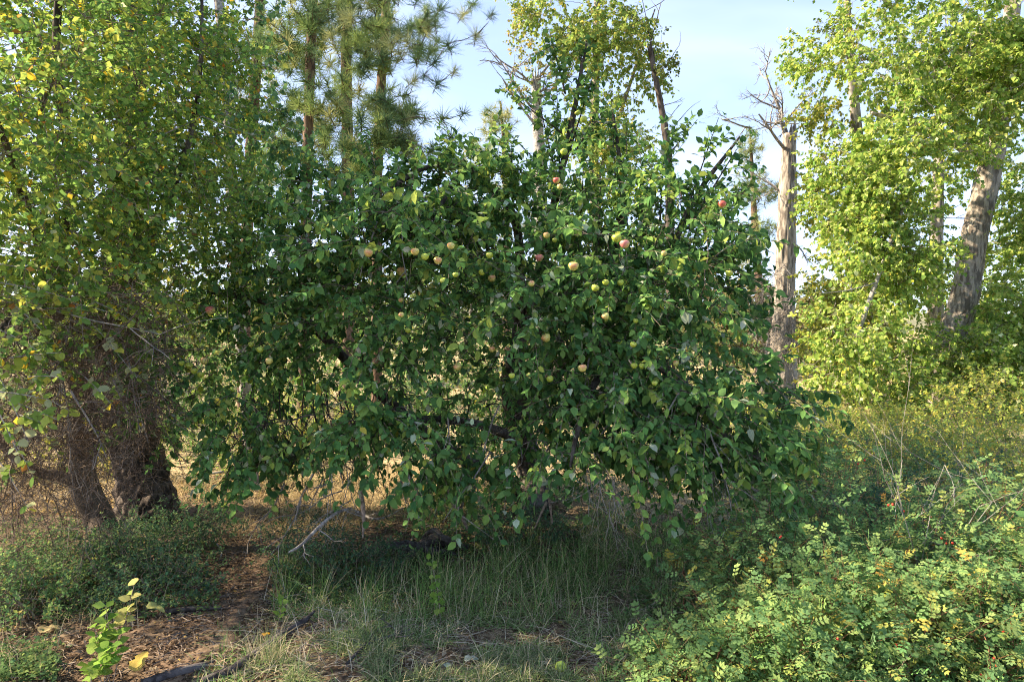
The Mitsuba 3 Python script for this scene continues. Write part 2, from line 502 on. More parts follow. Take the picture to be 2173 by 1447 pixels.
# low wooded hills at the horizon
hx = np.linspace(-1400, 1400, 120)
hh = 14 + 30 * fbm(np.stack([hx * .006, hx * 0, hx * 0], 1), 4, 9)
hv = np.vstack([np.stack([hx, hx * 0 + 900 + 0 * k, np.where(k == 0, -2, hh * (1 if k == 1 else .9))], 1) + [0, 160 * k, 0] for k in range(3)])
hi, hj = np.meshgrid(np.arange(2), np.arange(119), indexing="ij")
hq = np.stack([hi * 120 + hj, hi * 120 + hj + 1, (hi + 1) * 120 + hj + 1, (hi + 1) * 120 + hj], -1).reshape(-1, 4)


def hill_color(p, n, uv):
    return mikit.mix((.05, .07, .04), (.16, .15, .09), mikit.fbm(p.x * .03, p.y * .03, p.z * .1, 4))


scene["hill_cover"] = {"type": "twosided", "bsdf": {"type": "principled", "base_color": mikit.proc(hill_color), "roughness": 1.0}}
scene["hills"] = solid((hv, hq), "hill_cover")
labels["hills"] = {"label": "low wooded hills along the horizon", "category": "hill", "kind": "structure"}
# ================================================================== THE APPLE TREE
G_APPLE = [(.12, .24, .075), (.165, .31, .09), (.07, .155, .055), (.22, .37, .095), (.32, .42, .09), (.42, .49, .34), (.46, .4, .07)]
apple = thing("apple_tree", "broad apple tree full of dark green leaves and hanging apples in the middle", "tree")
base = on_ground(1135, 1092)
base[2] -= .08
LIMBS = [
    ([None, (1128, 1000, 8.5), (1100, 900, 8.3), (1085, 800, 8.0), (1120, 680, 7.8)], [.2, .17, .15, .12, .08], "trunk"),
    ([(1118, 960, 8.4), (1100, 760, 7.9), (1100, 500, 7.3), (1050, 410, 6.9), (985, 358, 6.5), (905, 356, 6.2), (840, 395, 5.95), (800, 450, 5.8)], [.1, .075, .05, .036, .03, .026, .02, .01], "limb"),
    ([(1120, 1050, 8.5), (1000, 985, 8.0), (880, 900, 7.6), (760, 790, 7.3), (660, 690, 7.1), (560, 640, 6.9), (440, 620, 6.7)], [.11, .085, .07, .06, .05, .035, .015], "limb"),
    ([(1095, 870, 8.2), (1180, 780, 7.6), (1280, 690, 7.0), (1400, 600, 6.5), (1530, 520, 6.5)], [.12, .09, .075, .05, .02], "limb"),
    ([(1115, 700, 7.8), (1150, 560, 7.5), (1180, 420, 7.2), (1215, 250, 7.0), (1245, 90, 6.9)], [.085, .065, .045, .03, .01], "limb"),
    ([(1100, 930, 8.3), (1010, 900, 7.4), (920, 890, 6.6), (830, 900, 6.0), (740, 960, 5.6)], [.07, .05, .04, .028, .012], "limb"),
    ([(1105, 860, 8.2), (1240, 740, 7.0), (1330, 740, 6.2), (1420, 790, 5.7), (1500, 870, 5.3), (1560, 960, 5.1)], [.11, .09, .06, .045, .03, .012], "limb"),
    ([(1280, 690, 7.0), (1310, 540, 6.7), (1320, 400, 6.6), (1300, 230, 6.6)], [.06, .045, .03, .01], "limb"),
    ([(985, 358, 6.5), (955, 400, 6.3), (930, 450, 6.15), (905, 520, 6.0)], [.03, .026, .02, .01], "limb"),
    ([(1330, 740, 6.2), (1270, 800, 5.6), (1230, 900, 5.2), (1210, 990, 5.0)], [.045, .035, .025, .01], "limb"),
    ([(1400, 600, 6.5), (1470, 430, 6.5), (1570, 290, 6.4)], [.045, .03, .01], "limb"),
]
skel = []
for rows, rad, nm in LIMBS:
    pts = np.array([base if q is None else P(*q) for q in rows])
    m, c, r = trunk(pts, rad, 22 if nm == "trunk" else 12, .05, .16, .22, 8, .2, seed=len(skel), flare=.2 if nm == "trunk" else 0)
    part(apple, nm, solid(m, "bark_apple"))
    skel.append(c[3:] if nm == "trunk" else c)
skel = np.vstack(skel)
AP_LOBES = [  # px, py, distance, rx, ry, rz, weight
    (450, 790, 6.6, .5, .8, .62, 1.1), (590, 590, 6.9, .6, .8, .5, .9), (540, 880, 6.3, .55, .6, .3, .6), (690, 490, 6.8, .55, .7, .4, .7), (640, 700, 6.7, .5, .6, .4, .6),
    (850, 560, 6.1, .85, 1.0, .8, 2.2), (820, 720, 6.0, .6, .7, .45, 1.0), (800, 900, 5.7, .5, .45, .3, .8), (930, 930, 5.7, .45, .4, .25, .6), (730, 960, 5.6, .3, .35, .25, .35),
    (1040, 520, 6.7, .6, .8, .7, 1.1), (1210, 600, 5.9, .75, .9, .65, 1.6), (1350, 560, 6.1, .75, .95, .75, 1.9), (1300, 740, 5.7, .8, .6, .45, 1.5), (1040, 850, 6.2, .4, .4, .35, .6), (1000, 960, 5.9, .4, .35, .2, .5), (1170, 900, 6.0, .35, .4, .35, .6), (560, 930, 6.4, .5, .5, .25, .5),
    (1330, 900, 5.3, .65, .5, .33, 1.3), (1400, 690, 6.2, .4, .7, .8, 1.1), (1545, 880, 5.5, .36, .6, .3, .8), (1480, 920, 5.3, .4, .45, .28, .6), (1600, 920, 5.5, .25, .4, .16, .3),
    (1370, 420, 6.6, .55, .6, .35, .7), (1395, 500, 6.5, .35, .6, .45, .6), (1050, 400, 6.7, .42, .5, .2, .4), (1250, 440, 6.8, .5, .6, .45, .6), (1180, 970, 5.2, .25, .3, .15, .25), (1100, 930, 5.7, .3, .3, .22, .6), (960, 990, 5.7, .35, .3, .15, .4), (1260, 960, 5.2, .25, .25, .15, .25),
    (1205, 290, 6.9, .2, .3, .4, .26), (1200, 140, 6.95, .1, .2, .3, .06), (1300, 310, 6.8, .2, .3, .22, .16), (1120, 230, 7.0, .2, .25, .2, .08), (900, 430, 6.2, .55, .6, .25, .9), (800, 450, 6.3, .4, .5, .25, .5), (1065, 440, 6.7, .4, .5, .28, .7),
    (900, 640, 9.2, 1.5, .6, .9, 1.2), (1300, 640, 9.0, 1.4, .6, .9, 1.1), (620, 720, 8.6, 1.0, .5, .55, .6), (1000, 800, 9.3, 1.2, .5, .4, .6), (1000, 700, 8.3, .9, .4, .6, .8), (980, 830, 8.9, .9, .4, .5, .8),
]
tg, out = lobes_points(AP_LOBES, 3500, .3, 620, .26)
X, Y, Z = tg.T
rare = rng.uniform(size=len(tg))
keep = Z > 1.1 + .14 * np.sin(X * 3.1)
for x0, x1, y1, z0, z1, some in ((-.95, -.1, 7.7, 1.05, 2.3, .3), (-2.1, -1.45, 7.2, .8, 1.6, .2), (-.2, .45, 8.2, .5, 1.75, .22), (-.5, .0, 7.5, 2.2, 2.7, .4)):  # openings in the crown
    keep &= ~((X > x0) & (X < x1) & (Y < y1) & (Z > z0) & (Z < z1)) | (rare < some)
tg, out = tg[keep], out[keep]
near = np.argsort(tg[:, 1])
lines = grow(skel, tg, sag=.2, wander=.07)
part(apple, "branches", solid(branch_mesh(lines, .0035, .008, .035, 5), "bark_apple"), kind="stuff")
low = np.clip((2.6 - tg[:, 2]) / 1.5, 0, 1)[:, None]
d = unit(out * [1, 1, .5] + [0, -.15, .1] + low * [0, 0, -.9] + rnd(len(tg)) * .35)
ln, pos, ax, nr = shoots(tg, d, rng.uniform(.28, .55, len(tg)), 18, droop=.55, hang=.5, up=.65, out=unit(out + [0, -.4, 0]), outw=.55)
part(apple, "twigs", solid(tube_batch(ln, np.full((len(ln), 1), .0032) * np.linspace(1, .5, 4)[None], 3), "bark_twig"), kind="stuff")
lv = Leaves()
top = np.clip((np.repeat(tg[:, 2], 18) - 2.6) / 1.4, 0, 1)
col = pick_colors(len(pos), [4, 4, 4, 1.6, .3, .7, .04])
vig = np.repeat(rng.uniform(.72, 1.12, len(tg)), 18)
young = np.repeat(rng.uniform(size=len(tg)) < .1, 18)
col = np.where(young & (rng.uniform(size=len(pos)) < .7), rng.integers(3, 5, len(pos)), col)
col = np.where(rng.uniform(size=len(pos)) < top * .4, rng.integers(3, 5, len(pos)), col)
lv.add(pos, ax, nr, rng.uniform(.052, .1, len(pos)) * vig, col)
# upright water shoots at the top and right
UPR = [((1195, 560, 7.2), (1180, 130, 7.0)), ((1190, 420, 7.2), (1130, 150, 7.1)), ((1215, 300, 7.0), (1060, 180, 6.9)), ((1215, 280, 7.0), (1240, 70, 6.9)), ((1200, 350, 7.1), (1270, 120, 6.9)), ((1195, 400, 7.2), (1050, 250, 6.9)),
       ((1310, 480, 6.6), (1298, 205, 6.6)), ((1330, 480, 6.5), (1330, 260, 6.5)), ((1400, 480, 6.4), (1410, 300, 6.4)), ((1350, 420, 6.6), (1480, 250, 6.5)), ((1450, 470, 6.4), (1525, 245, 6.4)),
       ((1470, 470, 6.3), (1590, 270, 6.3)), ((1500, 500, 6.3), (1600, 380, 6.3)), ((1540, 560, 6.2), (1630, 500, 6.3)), ((1230, 500, 6.6), (1240, 330, 6.6)), ((1270, 520, 6.4), (1275, 360, 6.4)), ((1360, 520, 6.2), (1365, 380, 6.2)),
       ((1560, 700, 6.1), (1640, 640, 6.2)), ((1550, 620, 6.2), (1625, 570, 6.3)), ((1200, 500, 7.1), (1150, 330, 6.9)), ((1215, 330, 7.0), (1290, 220, 6.9)), ((930, 400, 6.2), (935, 320, 6.2)), ((1090, 430, 6.8), (1085, 300, 6.7)),
       ((700, 440, 6.7), (690, 350, 6.7)), ((860, 400, 6.1), (880, 335, 6.1)), ((620, 450, 6.8), (640, 370, 6.8)), ((1200, 200, 7.0), (1165, 60, 6.9))]
a, b = Ps([u[0] for u in UPR]), Ps([u[1] for u in UPR])
K = 46
ln, pos, ax, nr = shoots(a, b - a, np.linalg.norm(b - a, axis=1), K, droop=.02, spread=.85, hang=.0, up=.5, out=unit(b - a), outw=.4, start=.05)
pos += rnd(len(pos)) * .035
for i in range(len(ln)):
    part(apple, "shoot", solid(tube_batch(ln[i : i + 1], .011 * np.linspace(1, .25, 4)[None], 5), "bark_apple"))
lv.add(pos, ax, nr, rng.uniform(.055, .095, len(pos)), pick_colors(len(pos), [3, 3, 2, 2, 1.5, .3, 0]))
side = rng.integers(0, len(a), 150)
q = a[side] + (b - a)[side] * rng.uniform(.1, .85, (150, 1))
ln, pos, ax, nr = shoots(q, rnd(150) * .7 + [0, 0, .5], rng.uniform(.15, .4, 150), 13, droop=.15, hang=.1, up=.6)
part(apple, "twigs", solid(tube_batch(ln, np.full((len(ln), 1), .004) * np.linspace(1, .4, 4)[None], 3), "bark_apple"), kind="stuff")
lv.add(pos, ax, nr, rng.uniform(.055, .09, len(pos)), pick_colors(len(pos), [3, 3, 2, 2, 1, .3, 0]))
lv.build(apple, OVATE, OVATE_FINE, G_APPLE, "leaf_waxy", least=10)
apple_leaves = lv
# dead limbs and bare hanging twigs below the crown
DEAD = [([(925, 1010, 6.4), (950, 1050, 6.3), (975, 1085, 6.2), (992, 1122, 6.15)], [.035, .032, .025, .012]), ([(1010, 1030, 6.4), (985, 1065, 6.3), (972, 1090, 6.2)], [.014, .014, .016]),
        ([(860, 1000, 6.0), (880, 1030, 5.95), (893, 1063, 5.9)], [.018, .016, .009]), ([(765, 1040, 5.5), (772, 1090, 5.45), (770, 1140, 5.4)], [.022, .018, .008]),
        ([(1165, 1020, 5.9), (1166, 1060, 5.8), (1172, 1110, 5.75)], [.013, .015, .006]), ([(1160, 1065, 5.8), (1148, 1090, 5.75), (1135, 1120, 5.7)], [.011, .01, .005]),
        ([(850, 1020, 5.6), (862, 1068, 5.5)], [.012, .006]), ([(1440, 830, 5.4), (1415, 790, 5.5), (1370, 760, 5.6), (1340, 720, 5.8)], [.012, .016, .022, .026])]
for rows, rad in DEAD:
    m, c, r = trunk(Ps(rows), rad, 9, .03, .2, .35, 20, .2, seed=int(rows[0][0]))
    part(apple, "dead_limb", solid(m, "bark_twig"))
bare = []
for px, py, dd, n in ((1285, 1010, 5.1, 9), (1500, 1000, 5.2, 7), (1600, 950, 5.3, 8), (1420, 1000, 5.2, 4), (880, 1010, 5.6, 4), (1250, 960, 5.2, 4), (1560, 1020, 5.1, 6), (720, 1000, 5.6, 5)):
    for _ in range(n):
        ramify(P(px + rng.normal(0, 18), py, dd), [rng.normal(.05, .25) + (.45 if px > 1550 else 0), rng.normal(0, .25), -1 if px < 1550 else -.45], rng.uniform(.25, .5), .004, 1, bare, 3, 0, .2)
for px, py, dd in ((1200, 850, 5.5), (1250, 760, 5.6), (1330, 830, 5.3), (1450, 820, 5.2), (1500, 900, 5.1), (950, 880, 5.7), (1060, 860, 5.7), (850, 440, 5.8), (800, 470, 5.8), (1260, 650, 5.6), (1310, 850, 5.2), (1380, 870, 5.2), (1040, 960, 5.5)):
    ramify(P(px, py, dd), [rng.normal(0, .35), -.15, -1], rng.uniform(.4, .75), .008, 1, bare, 3, 0, .18)
part(apple, "bare_twigs", solid(ramify_mesh(bare), "bark_dead"), kind="stuff")
# tangled dead twigs inside and below the crown at the left
tan = []
for _ in range(130):
    ramify(P(rng.uniform(520, 800), rng.uniform(820, 960), rng.uniform(6.3, 7.6)), [rng.normal(0, .5), rng.normal(0, .4), -1], rng.uniform(.3, .8), rng.uniform(.004, .009), 1, tan, 4, 0, .3)
for _ in range(60):
    ramify(P(rng.uniform(850, 1300), rng.uniform(700, 950), rng.uniform(6.8, 7.8)), rnd(1)[0], rng.uniform(.4, .8), rng.uniform(.005, .01), 1, tan, 4, 0, .3)
part(apple, "dead_twigs", solid(ramify_mesh(tan, 3), "bark_apple"), kind="stuff")

# ------------------------------------------------------------------ apples
def apple_mesh(kind, seed):
    u = np.linspace(0, math.pi, 17)
    r = np.sin(u) * (1 + .1 * np.cos(u)) * (1 - .05 * np.cos(3 * u))
    z = .94 * np.cos(u) - .3 * np.exp(-(u / .38) ** 2) + .2 * np.exp(-((math.pi - u) / .3) ** 2)
    th = np.arange(24) * 2 * math.pi / 24
    lob = 1 + .025 * np.cos(5 * th)[None] * np.sin(u)[:, None] + .02 * np.cos(th + seed)[None]
    v = np.stack([r[:, None] * lob * np.cos(th), r[:, None] * lob * np.sin(th), np.repeat(z[:, None], 24, 1)], -1).reshape(-1, 3)
    i, j = np.meshgrid(np.arange(16), np.arange(24), indexing="ij")
    q = np.stack([i * 24 + j, (i + 1) * 24 + j, (i + 1) * 24 + (j + 1) % 24, i * 24 + (j + 1) % 24], -1).reshape(-1, 4)
    g = fbm(v * [5, 5, 1.5] + seed * 3, 3, seed)
    blush = np.clip((v @ unit(np.array([-.35, -.75, .5])) + (g - .5) * 1.1 + {"green": -.8, "yellow": -.35, "red": .1, "rose": .25}[kind]) * 1.6, 0, 1)[:, None]
    ground = np.array({"green": (.42, .52, .07), "yellow": (.6, .55, .16), "red": (.6, .52, .16), "rose": (.6, .48, .18)}[kind])
    red = np.array({"green": (.55, .42, .1), "yellow": (.66, .32, .14), "red": (.6, .12, .09), "rose": (.64, .22, .19)}[kind])
    c = ground * (1 - blush) + red * blush
    spots = (noise(v * 26 + seed, 9) > .84)[:, None]
    c = np.where(spots, c * .75 + .1, c)
    return (v, q), c


APPLE_SHAPES = {}
for kind in ("green", "yellow", "red", "rose"):
    for s in range(3):
        m, c = apple_mesh(kind, s + 1)
        APPLE_SHAPES[kind, s] = mikit.ply(m, "apple_skin", smooth=True, color=c)
stem_v, stem_f = tube_batch(np.array([[[0, 0, .55], [.03, 0, .8], [.09, .02, 1.05], [.2, .05, 1.3]]]), np.array([[.05, .045, .045, .06]]), 5)
STEM = solid((stem_v, stem_f), "bark_twig")
EYE = mikit.ply((np.array([[math.cos(k) * (.16 if j % 2 else .05), math.sin(k) * (.16 if j % 2 else .05), -.75 - (.07 if j % 2 else 0)] for j, k in enumerate(np.arange(10) * math.pi / 5)] + [[0, 0, -.72]]),
                 np.array([[k, (k + 1) % 10, 10] for k in range(10)])), "bark_twig")
# px, py, kind, diameter px, tuck (metres behind the foremost leaves), label
APPLES = [
    (782, 537, "yellow", 19, -.05, "yellow-green apple at the left of the row hanging in the middle of the crown"),
    (881, 534, "yellow", 17, .02, "orange-flushed apple just above and left of the pale green one"),
    (902, 545, "green", 16, -.02, "pale green apple between the orange-flushed one and the half-hidden one"),
    (929, 553, "yellow", 17, .05, "half-hidden yellow apple with an orange cheek behind leaves, right of the pale green one"),
    (957, 522, "yellow", 16, -.02, "yellow-green apple under the arching bare branch, highest of its cluster"),
    (853, 577, "yellow", 21, -.07, "large orange-blushed yellow apple facing out at left centre of the crown"),
    (967, 583, "green", 12, .04, "small yellow-green apple half covered by leaves below the cluster"),
    (941, 596, "green", 14, .06, "narrow glimpse of a yellow-green apple low in the left centre cluster"),
    (1023, 578, "green", 14, .06, "greenish apple tucked behind leaves left of a peach-tinged one"),
    (1044, 591, "yellow", 16, -.03, "peach-tinged yellow apple hanging at the very centre of the tree"),
    (1039, 542, "green", 15, .03, "dull olive apple in shade above the peach-tinged one at the centre"),
    (1145, 547, "rose", 17, -.06, "rosy red apple right of the dark middle of the tree"),
    (1217, 565, "yellow", 21, -.07, "big yellow apple with its eye facing outwards, right of centre"),
    (1326, 518, "rose", 20, -.07, "large pink-red apple beside a green one in the right half"),
    (1309, 505, "green", 20, .03, "green apple half hidden behind the large pink-red one"),
    (1181, 383, "red", 15, -.05, "bright red apple at the foot of the upright shoots"),
    (1188, 397, "yellow", 12, .02, "pale orange apple peeping out just below the bright red one"),
    (1226, 240, "green", 12, -.03, "green apple high on the tall shoot, left of its twin"),
    (1239, 254, "green", 15, -.05, "yellow-green apple high on the tall shoot, lower of the two"),
    (1197, 323, "green", 15, .02, "yellowish apple hanging on the tall shoot below the green pair"),
    (1160, 500, "yellow", 14, -.02, "yellow apple with a dusky top under the upright shoots"),
    (1177, 510, "green", 11, .04, "small shaded green apple beside the dusky-topped one"),
    (1409, 538, "yellow", 12, .0, "little orange apple right of the large pink-red one"),
    (1263, 611, "green", 16, -.02, "yellow-green apple below the big yellow one"),
    (1285, 599, "green", 14, .04, "shaded green apple right of the yellow-green one below the big yellow one"),
    (1317, 600, "green", 14, .05, "dim green apple beneath the pink-red one"),
    (1128, 602, "yellow", 13, .02, "brownish yellow apple half covered at the edge of the dark middle"),
    (1285, 671, "yellow", 16, -.01, "yellow apple in the leaves above the russet one"),
    (1349, 681, "green", 9, .0, "tiny green apple in the right half of the crown"),
    (1159, 717, "yellow", 19, -.06, "russet yellow apple hanging in front of the dark hollow"),
    (851, 637, "yellow", 9, .0, "tiny yellow apple below the large orange-blushed one"),
    (852, 668, "yellow", 8, .0, "tiny peach-coloured apple lowest in the left centre column"),
    (866, 701, "green", 13, .04, "green apple dim in shade at the left of the dark hollow"),
    (1532, 434, "red", 17, -.06, "red-topped apple near the right edge of the crown against the sky"),
    (1547, 580, "green", 15, -.02, "yellow-green apple under leaves at the right edge of the crown"),
    (446, 659, "red", 19, -.07, "red-cheeked apple alone on the left side of the tree"),
    (388, 680, "green", 14, -.02, "yellow-green apple left of and below the red-cheeked one"),
    (404, 652, "green", 11, .03, "pale apple half hidden left of the red-cheeked one"),
    (1236, 781, "yellow", 18, -.03, "orange-yellow apple beside the bare drooping branches"),
    (1044, 741, "yellow", 14, .03, "peach-coloured apple sunk in the leaves in front of the dark hollow"),
    (971, 779, "yellow", 16, -.02, "tan-yellow apple low in the left of the dark hollow"),
    (1086, 797, "green", 13, -.04, "light green apple low in the middle above the trunk"),
    (1167, 804, "green", 15, -.03, "light green apple beside the withered brown leaves"),
    (1346, 776, "green", 14, -.03, "lime-green apple of a close pair on the right branch, the left one"),
    (1362, 777, "green", 13, -.02, "lime-green apple of a close pair on the right branch, the right one"),
    (1389, 813, "green", 12, .0, "small green apple below the close pair on the right branch"),
    (1434, 771, "yellow", 13, .03, "yellow-olive apple right of the grey bare branch"),
    (1344, 731, "green", 13, .0, "green apple above the close lime-green pair"),
    (434, 766, "yellow", 17, -.05, "roundest yellow-green apple of the left bunch"),
    (402, 776, "green", 14, -.03, "apple in the middle of the left bunch, half under a leaf"),
    (412, 787, "green", 14, -.04, "apple low in the left bunch"),
    (426, 795, "green", 14, -.02, "lowest apple of the left bunch"),
    (385, 771, "green", 12, -.02, "outermost apple of the left bunch, nearest the twig tangle"),
    (533, 731, "green", 12, -.03, "small green apple left of its neighbour on the low left branch"),
    (552, 742, "green", 14, -.03, "green apple right of its small neighbour on the low left branch"),
    (571, 766, "yellow", 15, -.05, "yellow apple lowest on the low left branch"),
]
AL, ALs = apple_leaves.pos, apple_leaves.size
dvec = AL - CAM
adep = dvec @ FWD
apx, apy = F * dvec[:, 0] / adep + W / 2, H / 2 - F * (dvec @ UP) / adep
for px, py, kind, dia, tuck, lab in APPLES:
    by = np.hypot(apx - px, apy - py) < 20
    dd = (np.min(adep[by]) if by.sum() > 3 else 6.5) + tuck - .03
    c = P(px, py, dd)
    r = np.clip(dia * 1.02 / 2 * dd / F, .02, .05)
    M = T().translate(c.tolist()).rotate([0, 0, 1], float(rng.uniform(-60, 60))).rotate([1, 0, 0], float(rng.uniform(-35, 35))).scale(float(r))
    k = thing("apple", lab, "apple", "apples hanging in the apple tree", {**APPLE_SHAPES[kind, int(rng.integers(3))], "to_world": M})
    part(k, "stem", {**STEM, "to_world": M})
    part(k, "eye", {**EYE, "to_world": M})
fa = on_ground(1190, 1428)
M = T().translate((fa + [0, 0, .045]).tolist()).rotate([1, 0, 0], 70).scale(.034)
k = thing("apple", "yellow-green fallen apple lying in the grass at the front", "apple", None, {**APPLE_SHAPES["green", 1], "to_world": M})
part(k, "stem", {**STEM, "to_world": M})
part(k, "eye", {**EYE, "to_world": M})

# ================================================================== TREES AT THE LEFT
G_LEFT = [(.25, .38, .085), (.19, .32, .08), (.13, .24, .07), (.36, .45, .09), (.48, .49, .09), (.68, .5, .05), (.6, .28, .07), (.42, .46, .25)]
lt = thing("leafy_tree", "bushy yellow-green tree with a slender curving stem and dead twig tangle, left edge", "tree")
b0 = on_ground(240, 1160) - [0, 0, .06]
LT = [
    ([b0, P(205, 1090, 7.05), P(175, 1010, 7.0), P(185, 900, 6.9), P(160, 780, 6.7), P(120, 620, 6.4), P(150, 400, 6.2), P(120, 100, 6.0), P(150, -250, 6.0)], [.15, .14, .13, .115, .09, .065, .05, .035, .02], "trunk"),
    ([P(178, 1030, 7.0), P(130, 1010, 6.9), P(80, 1000, 6.8), P(20, 960, 6.6), P(-60, 860, 6.4)], [.07, .06, .05, .04, .02], "limb"),
    ([P(165, 800, 6.8), P(260, 620, 6.7), P(360, 420, 6.6), P(420, 200, 6.6), P(430, -100, 6.6)], [.06, .05, .035, .022, .012], "limb"),
    ([P(120, 620, 6.4), P(60, 450, 5.6), P(10, 300, 5.0), P(-60, 120, 4.7)], [.05, .035, .022, .01], "limb"),
    ([P(150, 560, 6.4), P(60, 640, 5.4), P(0, 700, 4.7), P(-50, 760, 4.3)], [.05, .04, .02, .01], "limb"),
    ([P(80, 250, 5.9), P(95, 200, 5.8), P(130, 130, 5.7)], [.035, .03, .02], "limb"),
]
skel = []
for pts, rad, nm in LT:
    m, c, r = trunk(pts, rad, 18 if nm == "trunk" else 10, .06, .12, .18, 9, .15, seed=len(skel), flare=.25 if nm == "trunk" else 0)
    part(lt, nm, solid(m, "bark_old"))
    skel.append(c[15:] if nm == "trunk" else c)
skel = np.vstack(skel)
LT_LOBES = [
    (60, 180, 5.1, .8, .8, 1.1, 1.6), (250, 120, 6.2, .9, .9, 1.1, 1.6), (370, 150, 6.8, .42, .9, 1.0, 1.0), (120, 450, 5.4, .7, .7, .7, 1.2), (330, 420, 6.5, .7, .8, .9, 1.4), (430, 330, 7.2, .3, .6, .7, .6),
    (300, 600, 6.6, .8, .7, .45, .6), (440, 560, 7.2, .35, .5, .5, .4), (60, 640, 5.0, .5, .5, .45, .6), (-180, 400, 5.6, .9, 1.0, 1.1, 1.0), (230, -60, 6.6, 1.2, .9, .7, 1.0), (-250, 60, 6.5, 1.0, .8, .9, .7), (200, 300, 6.4, .7, .6, .7, .8),
]
tg, out = lobes_points(LT_LOBES, 2700, .36, 330, .3)
lines = grow(skel, tg, sag=.1, wander=.08)
part(lt, "branches", solid(branch_mesh(lines, .003, .007, .03, 4), "bark_twig"), kind="stuff")
ln, pos, ax, nr = shoots(tg, unit(out + rnd(len(tg)) * .6), rng.uniform(.25, .5, len(tg)), 15, droop=.35, hang=.3, up=.6, out=out, outw=.35, flutter=.45)
part(lt, "twigs", solid(tube_batch(ln, np.full((len(ln), 1), .0028) * np.linspace(1, .5, 4)[None], 3), "bark_twig"), kind="stuff")
lv = Leaves()
lv.add(pos, ax, nr, rng.uniform(.042, .07, len(pos)), pick_colors(len(pos), [4, 4, 3, 3, 1.4, .35, .06, .4]))
# sparse pale sprays hanging at the left edge
SPR = [((10, 900, 4.9), (70, 1000, 4.8)), ((70, 880, 5.2), (140, 980, 5.1)), ((0, 980, 4.9), (60, 1070, 4.8)), ((40, 820, 5.0), (150, 860, 4.9)), ((120, 820, 5.4), (200, 900, 5.3)), ((240, 840, 5.7), (300, 900, 5.6)), ((60, 700, 5.2), (100, 770, 5.0)), ((140, 680, 5.6), (200, 740, 5.4)), ((230, 760, 5.4), (250, 830, 5.3)), ((30, 720, 5.0), (80, 800, 4.9)), ((150, 620, 5.4), (270, 640, 5.3)), ((280, 650, 5.8), (330, 720, 5.7)), ((330, 700, 5.9), (300, 790, 5.8)), ((20, 640, 4.8), (90, 690, 4.6)), ((60, 660, 4.9), (180, 640, 4.8)), ((100, 600, 5.2), (290, 740, 4.9)), ((-10, 780, 4.4), (60, 920, 4.3)), ((20, 850, 4.4), (120, 880, 4.3)), ((60, 800, 4.6), (125, 790, 4.4)),
       ((180, 800, 4.8), (235, 850, 4.7)), ((-20, 560, 4.7), (60, 560, 4.5)), ((0, 880, 4.3), (40, 960, 4.2)), ((200, 640, 5.2), (300, 680, 5.1)), ((0, 700, 4.6), (90, 740, 4.5)), ((20, 760, 4.5), (130, 740, 4.5)),
       ((120, 640, 4.9), (230, 650, 4.8)), ((-10, 830, 4.3), (100, 840, 4.3)), ((40, 880, 4.4), (110, 900, 4.3)), ((0, 600, 4.7), (150, 620, 4.7))]
a, b = Ps([s[0] for s in SPR]), Ps([s[1] for s in SPR])
ln, pos, ax, nr = shoots(a, b - a, np.linalg.norm(b - a, axis=1), 13, droop=.2, hang=.35, up=.55, out=np.tile([0, -1.0, 0], (len(a), 1)), outw=.6)
for i in range(len(ln)):
    part(lt, "spray", solid(tube_batch(ln[i : i + 1], .005 * np.linspace(1, .35, 4)[None], 4), "bark_dead"))
lv.add(pos, ax, nr, rng.uniform(.05, .085, len(pos)), pick_colors(len(pos), [3, 1, .5, 3, 1, .5, .2, 4]))
lv.build(lt, ROUND, ROUND_FINE, G_LEFT, "leaf_soft", least=10)
tan = []
for _ in range(560):
    px, py = rng.uniform(-40, 345), rng.uniform(600, 925)
    ramify(P(px, py, rng.uniform(4.9, 7.3)), [rng.normal(0, .7), rng.normal(0, .5), rng.normal(-.6, .55)], rng.uniform(.3, .85), rng.uniform(.002, .0065), 1, tan, 7, 0, .5)
for _ in range(260):
    ramify(P(rng.uniform(-20, 200), rng.uniform(850, 1080), rng.uniform(4.9, 6.2)), [rng.normal(0, .5), rng.normal(0, .4), rng.normal(-.5, .7)], rng.uniform(.3, .7), rng.uniform(.002, .0045), 1, tan, 5, 0, .45)
part(lt, "dead_twigs", solid(ramify_mesh(tan, 3), "bark_brown"), kind="stuff")
long_ = []
for s, e in (((0, 625, 4.9), (300, 745, 5.0)), ((80, 660, 5.1), (215, 900, 5.2)), ((170, 560, 5.4), (150, 760, 5.2)), ((0, 330, 5.0), (90, 300, 5.0)), ((60, 340, 5.4), (200, 360, 5.6)), ((250, 330, 6.0), (420, 250, 6.2)), ((150, 830, 5.0), (230, 960, 5.0)), ((250, 700, 5.6), (330, 900, 5.6))):
    s, e = P(*s), P(*e)
    ramify(s, e - s, np.linalg.norm(e - s) * 1.05, .009, 2, long_, 3, 0, .14)
part(lt, "bare_branches", solid(ramify_mesh(long_), "bark_dead"), kind="stuff")

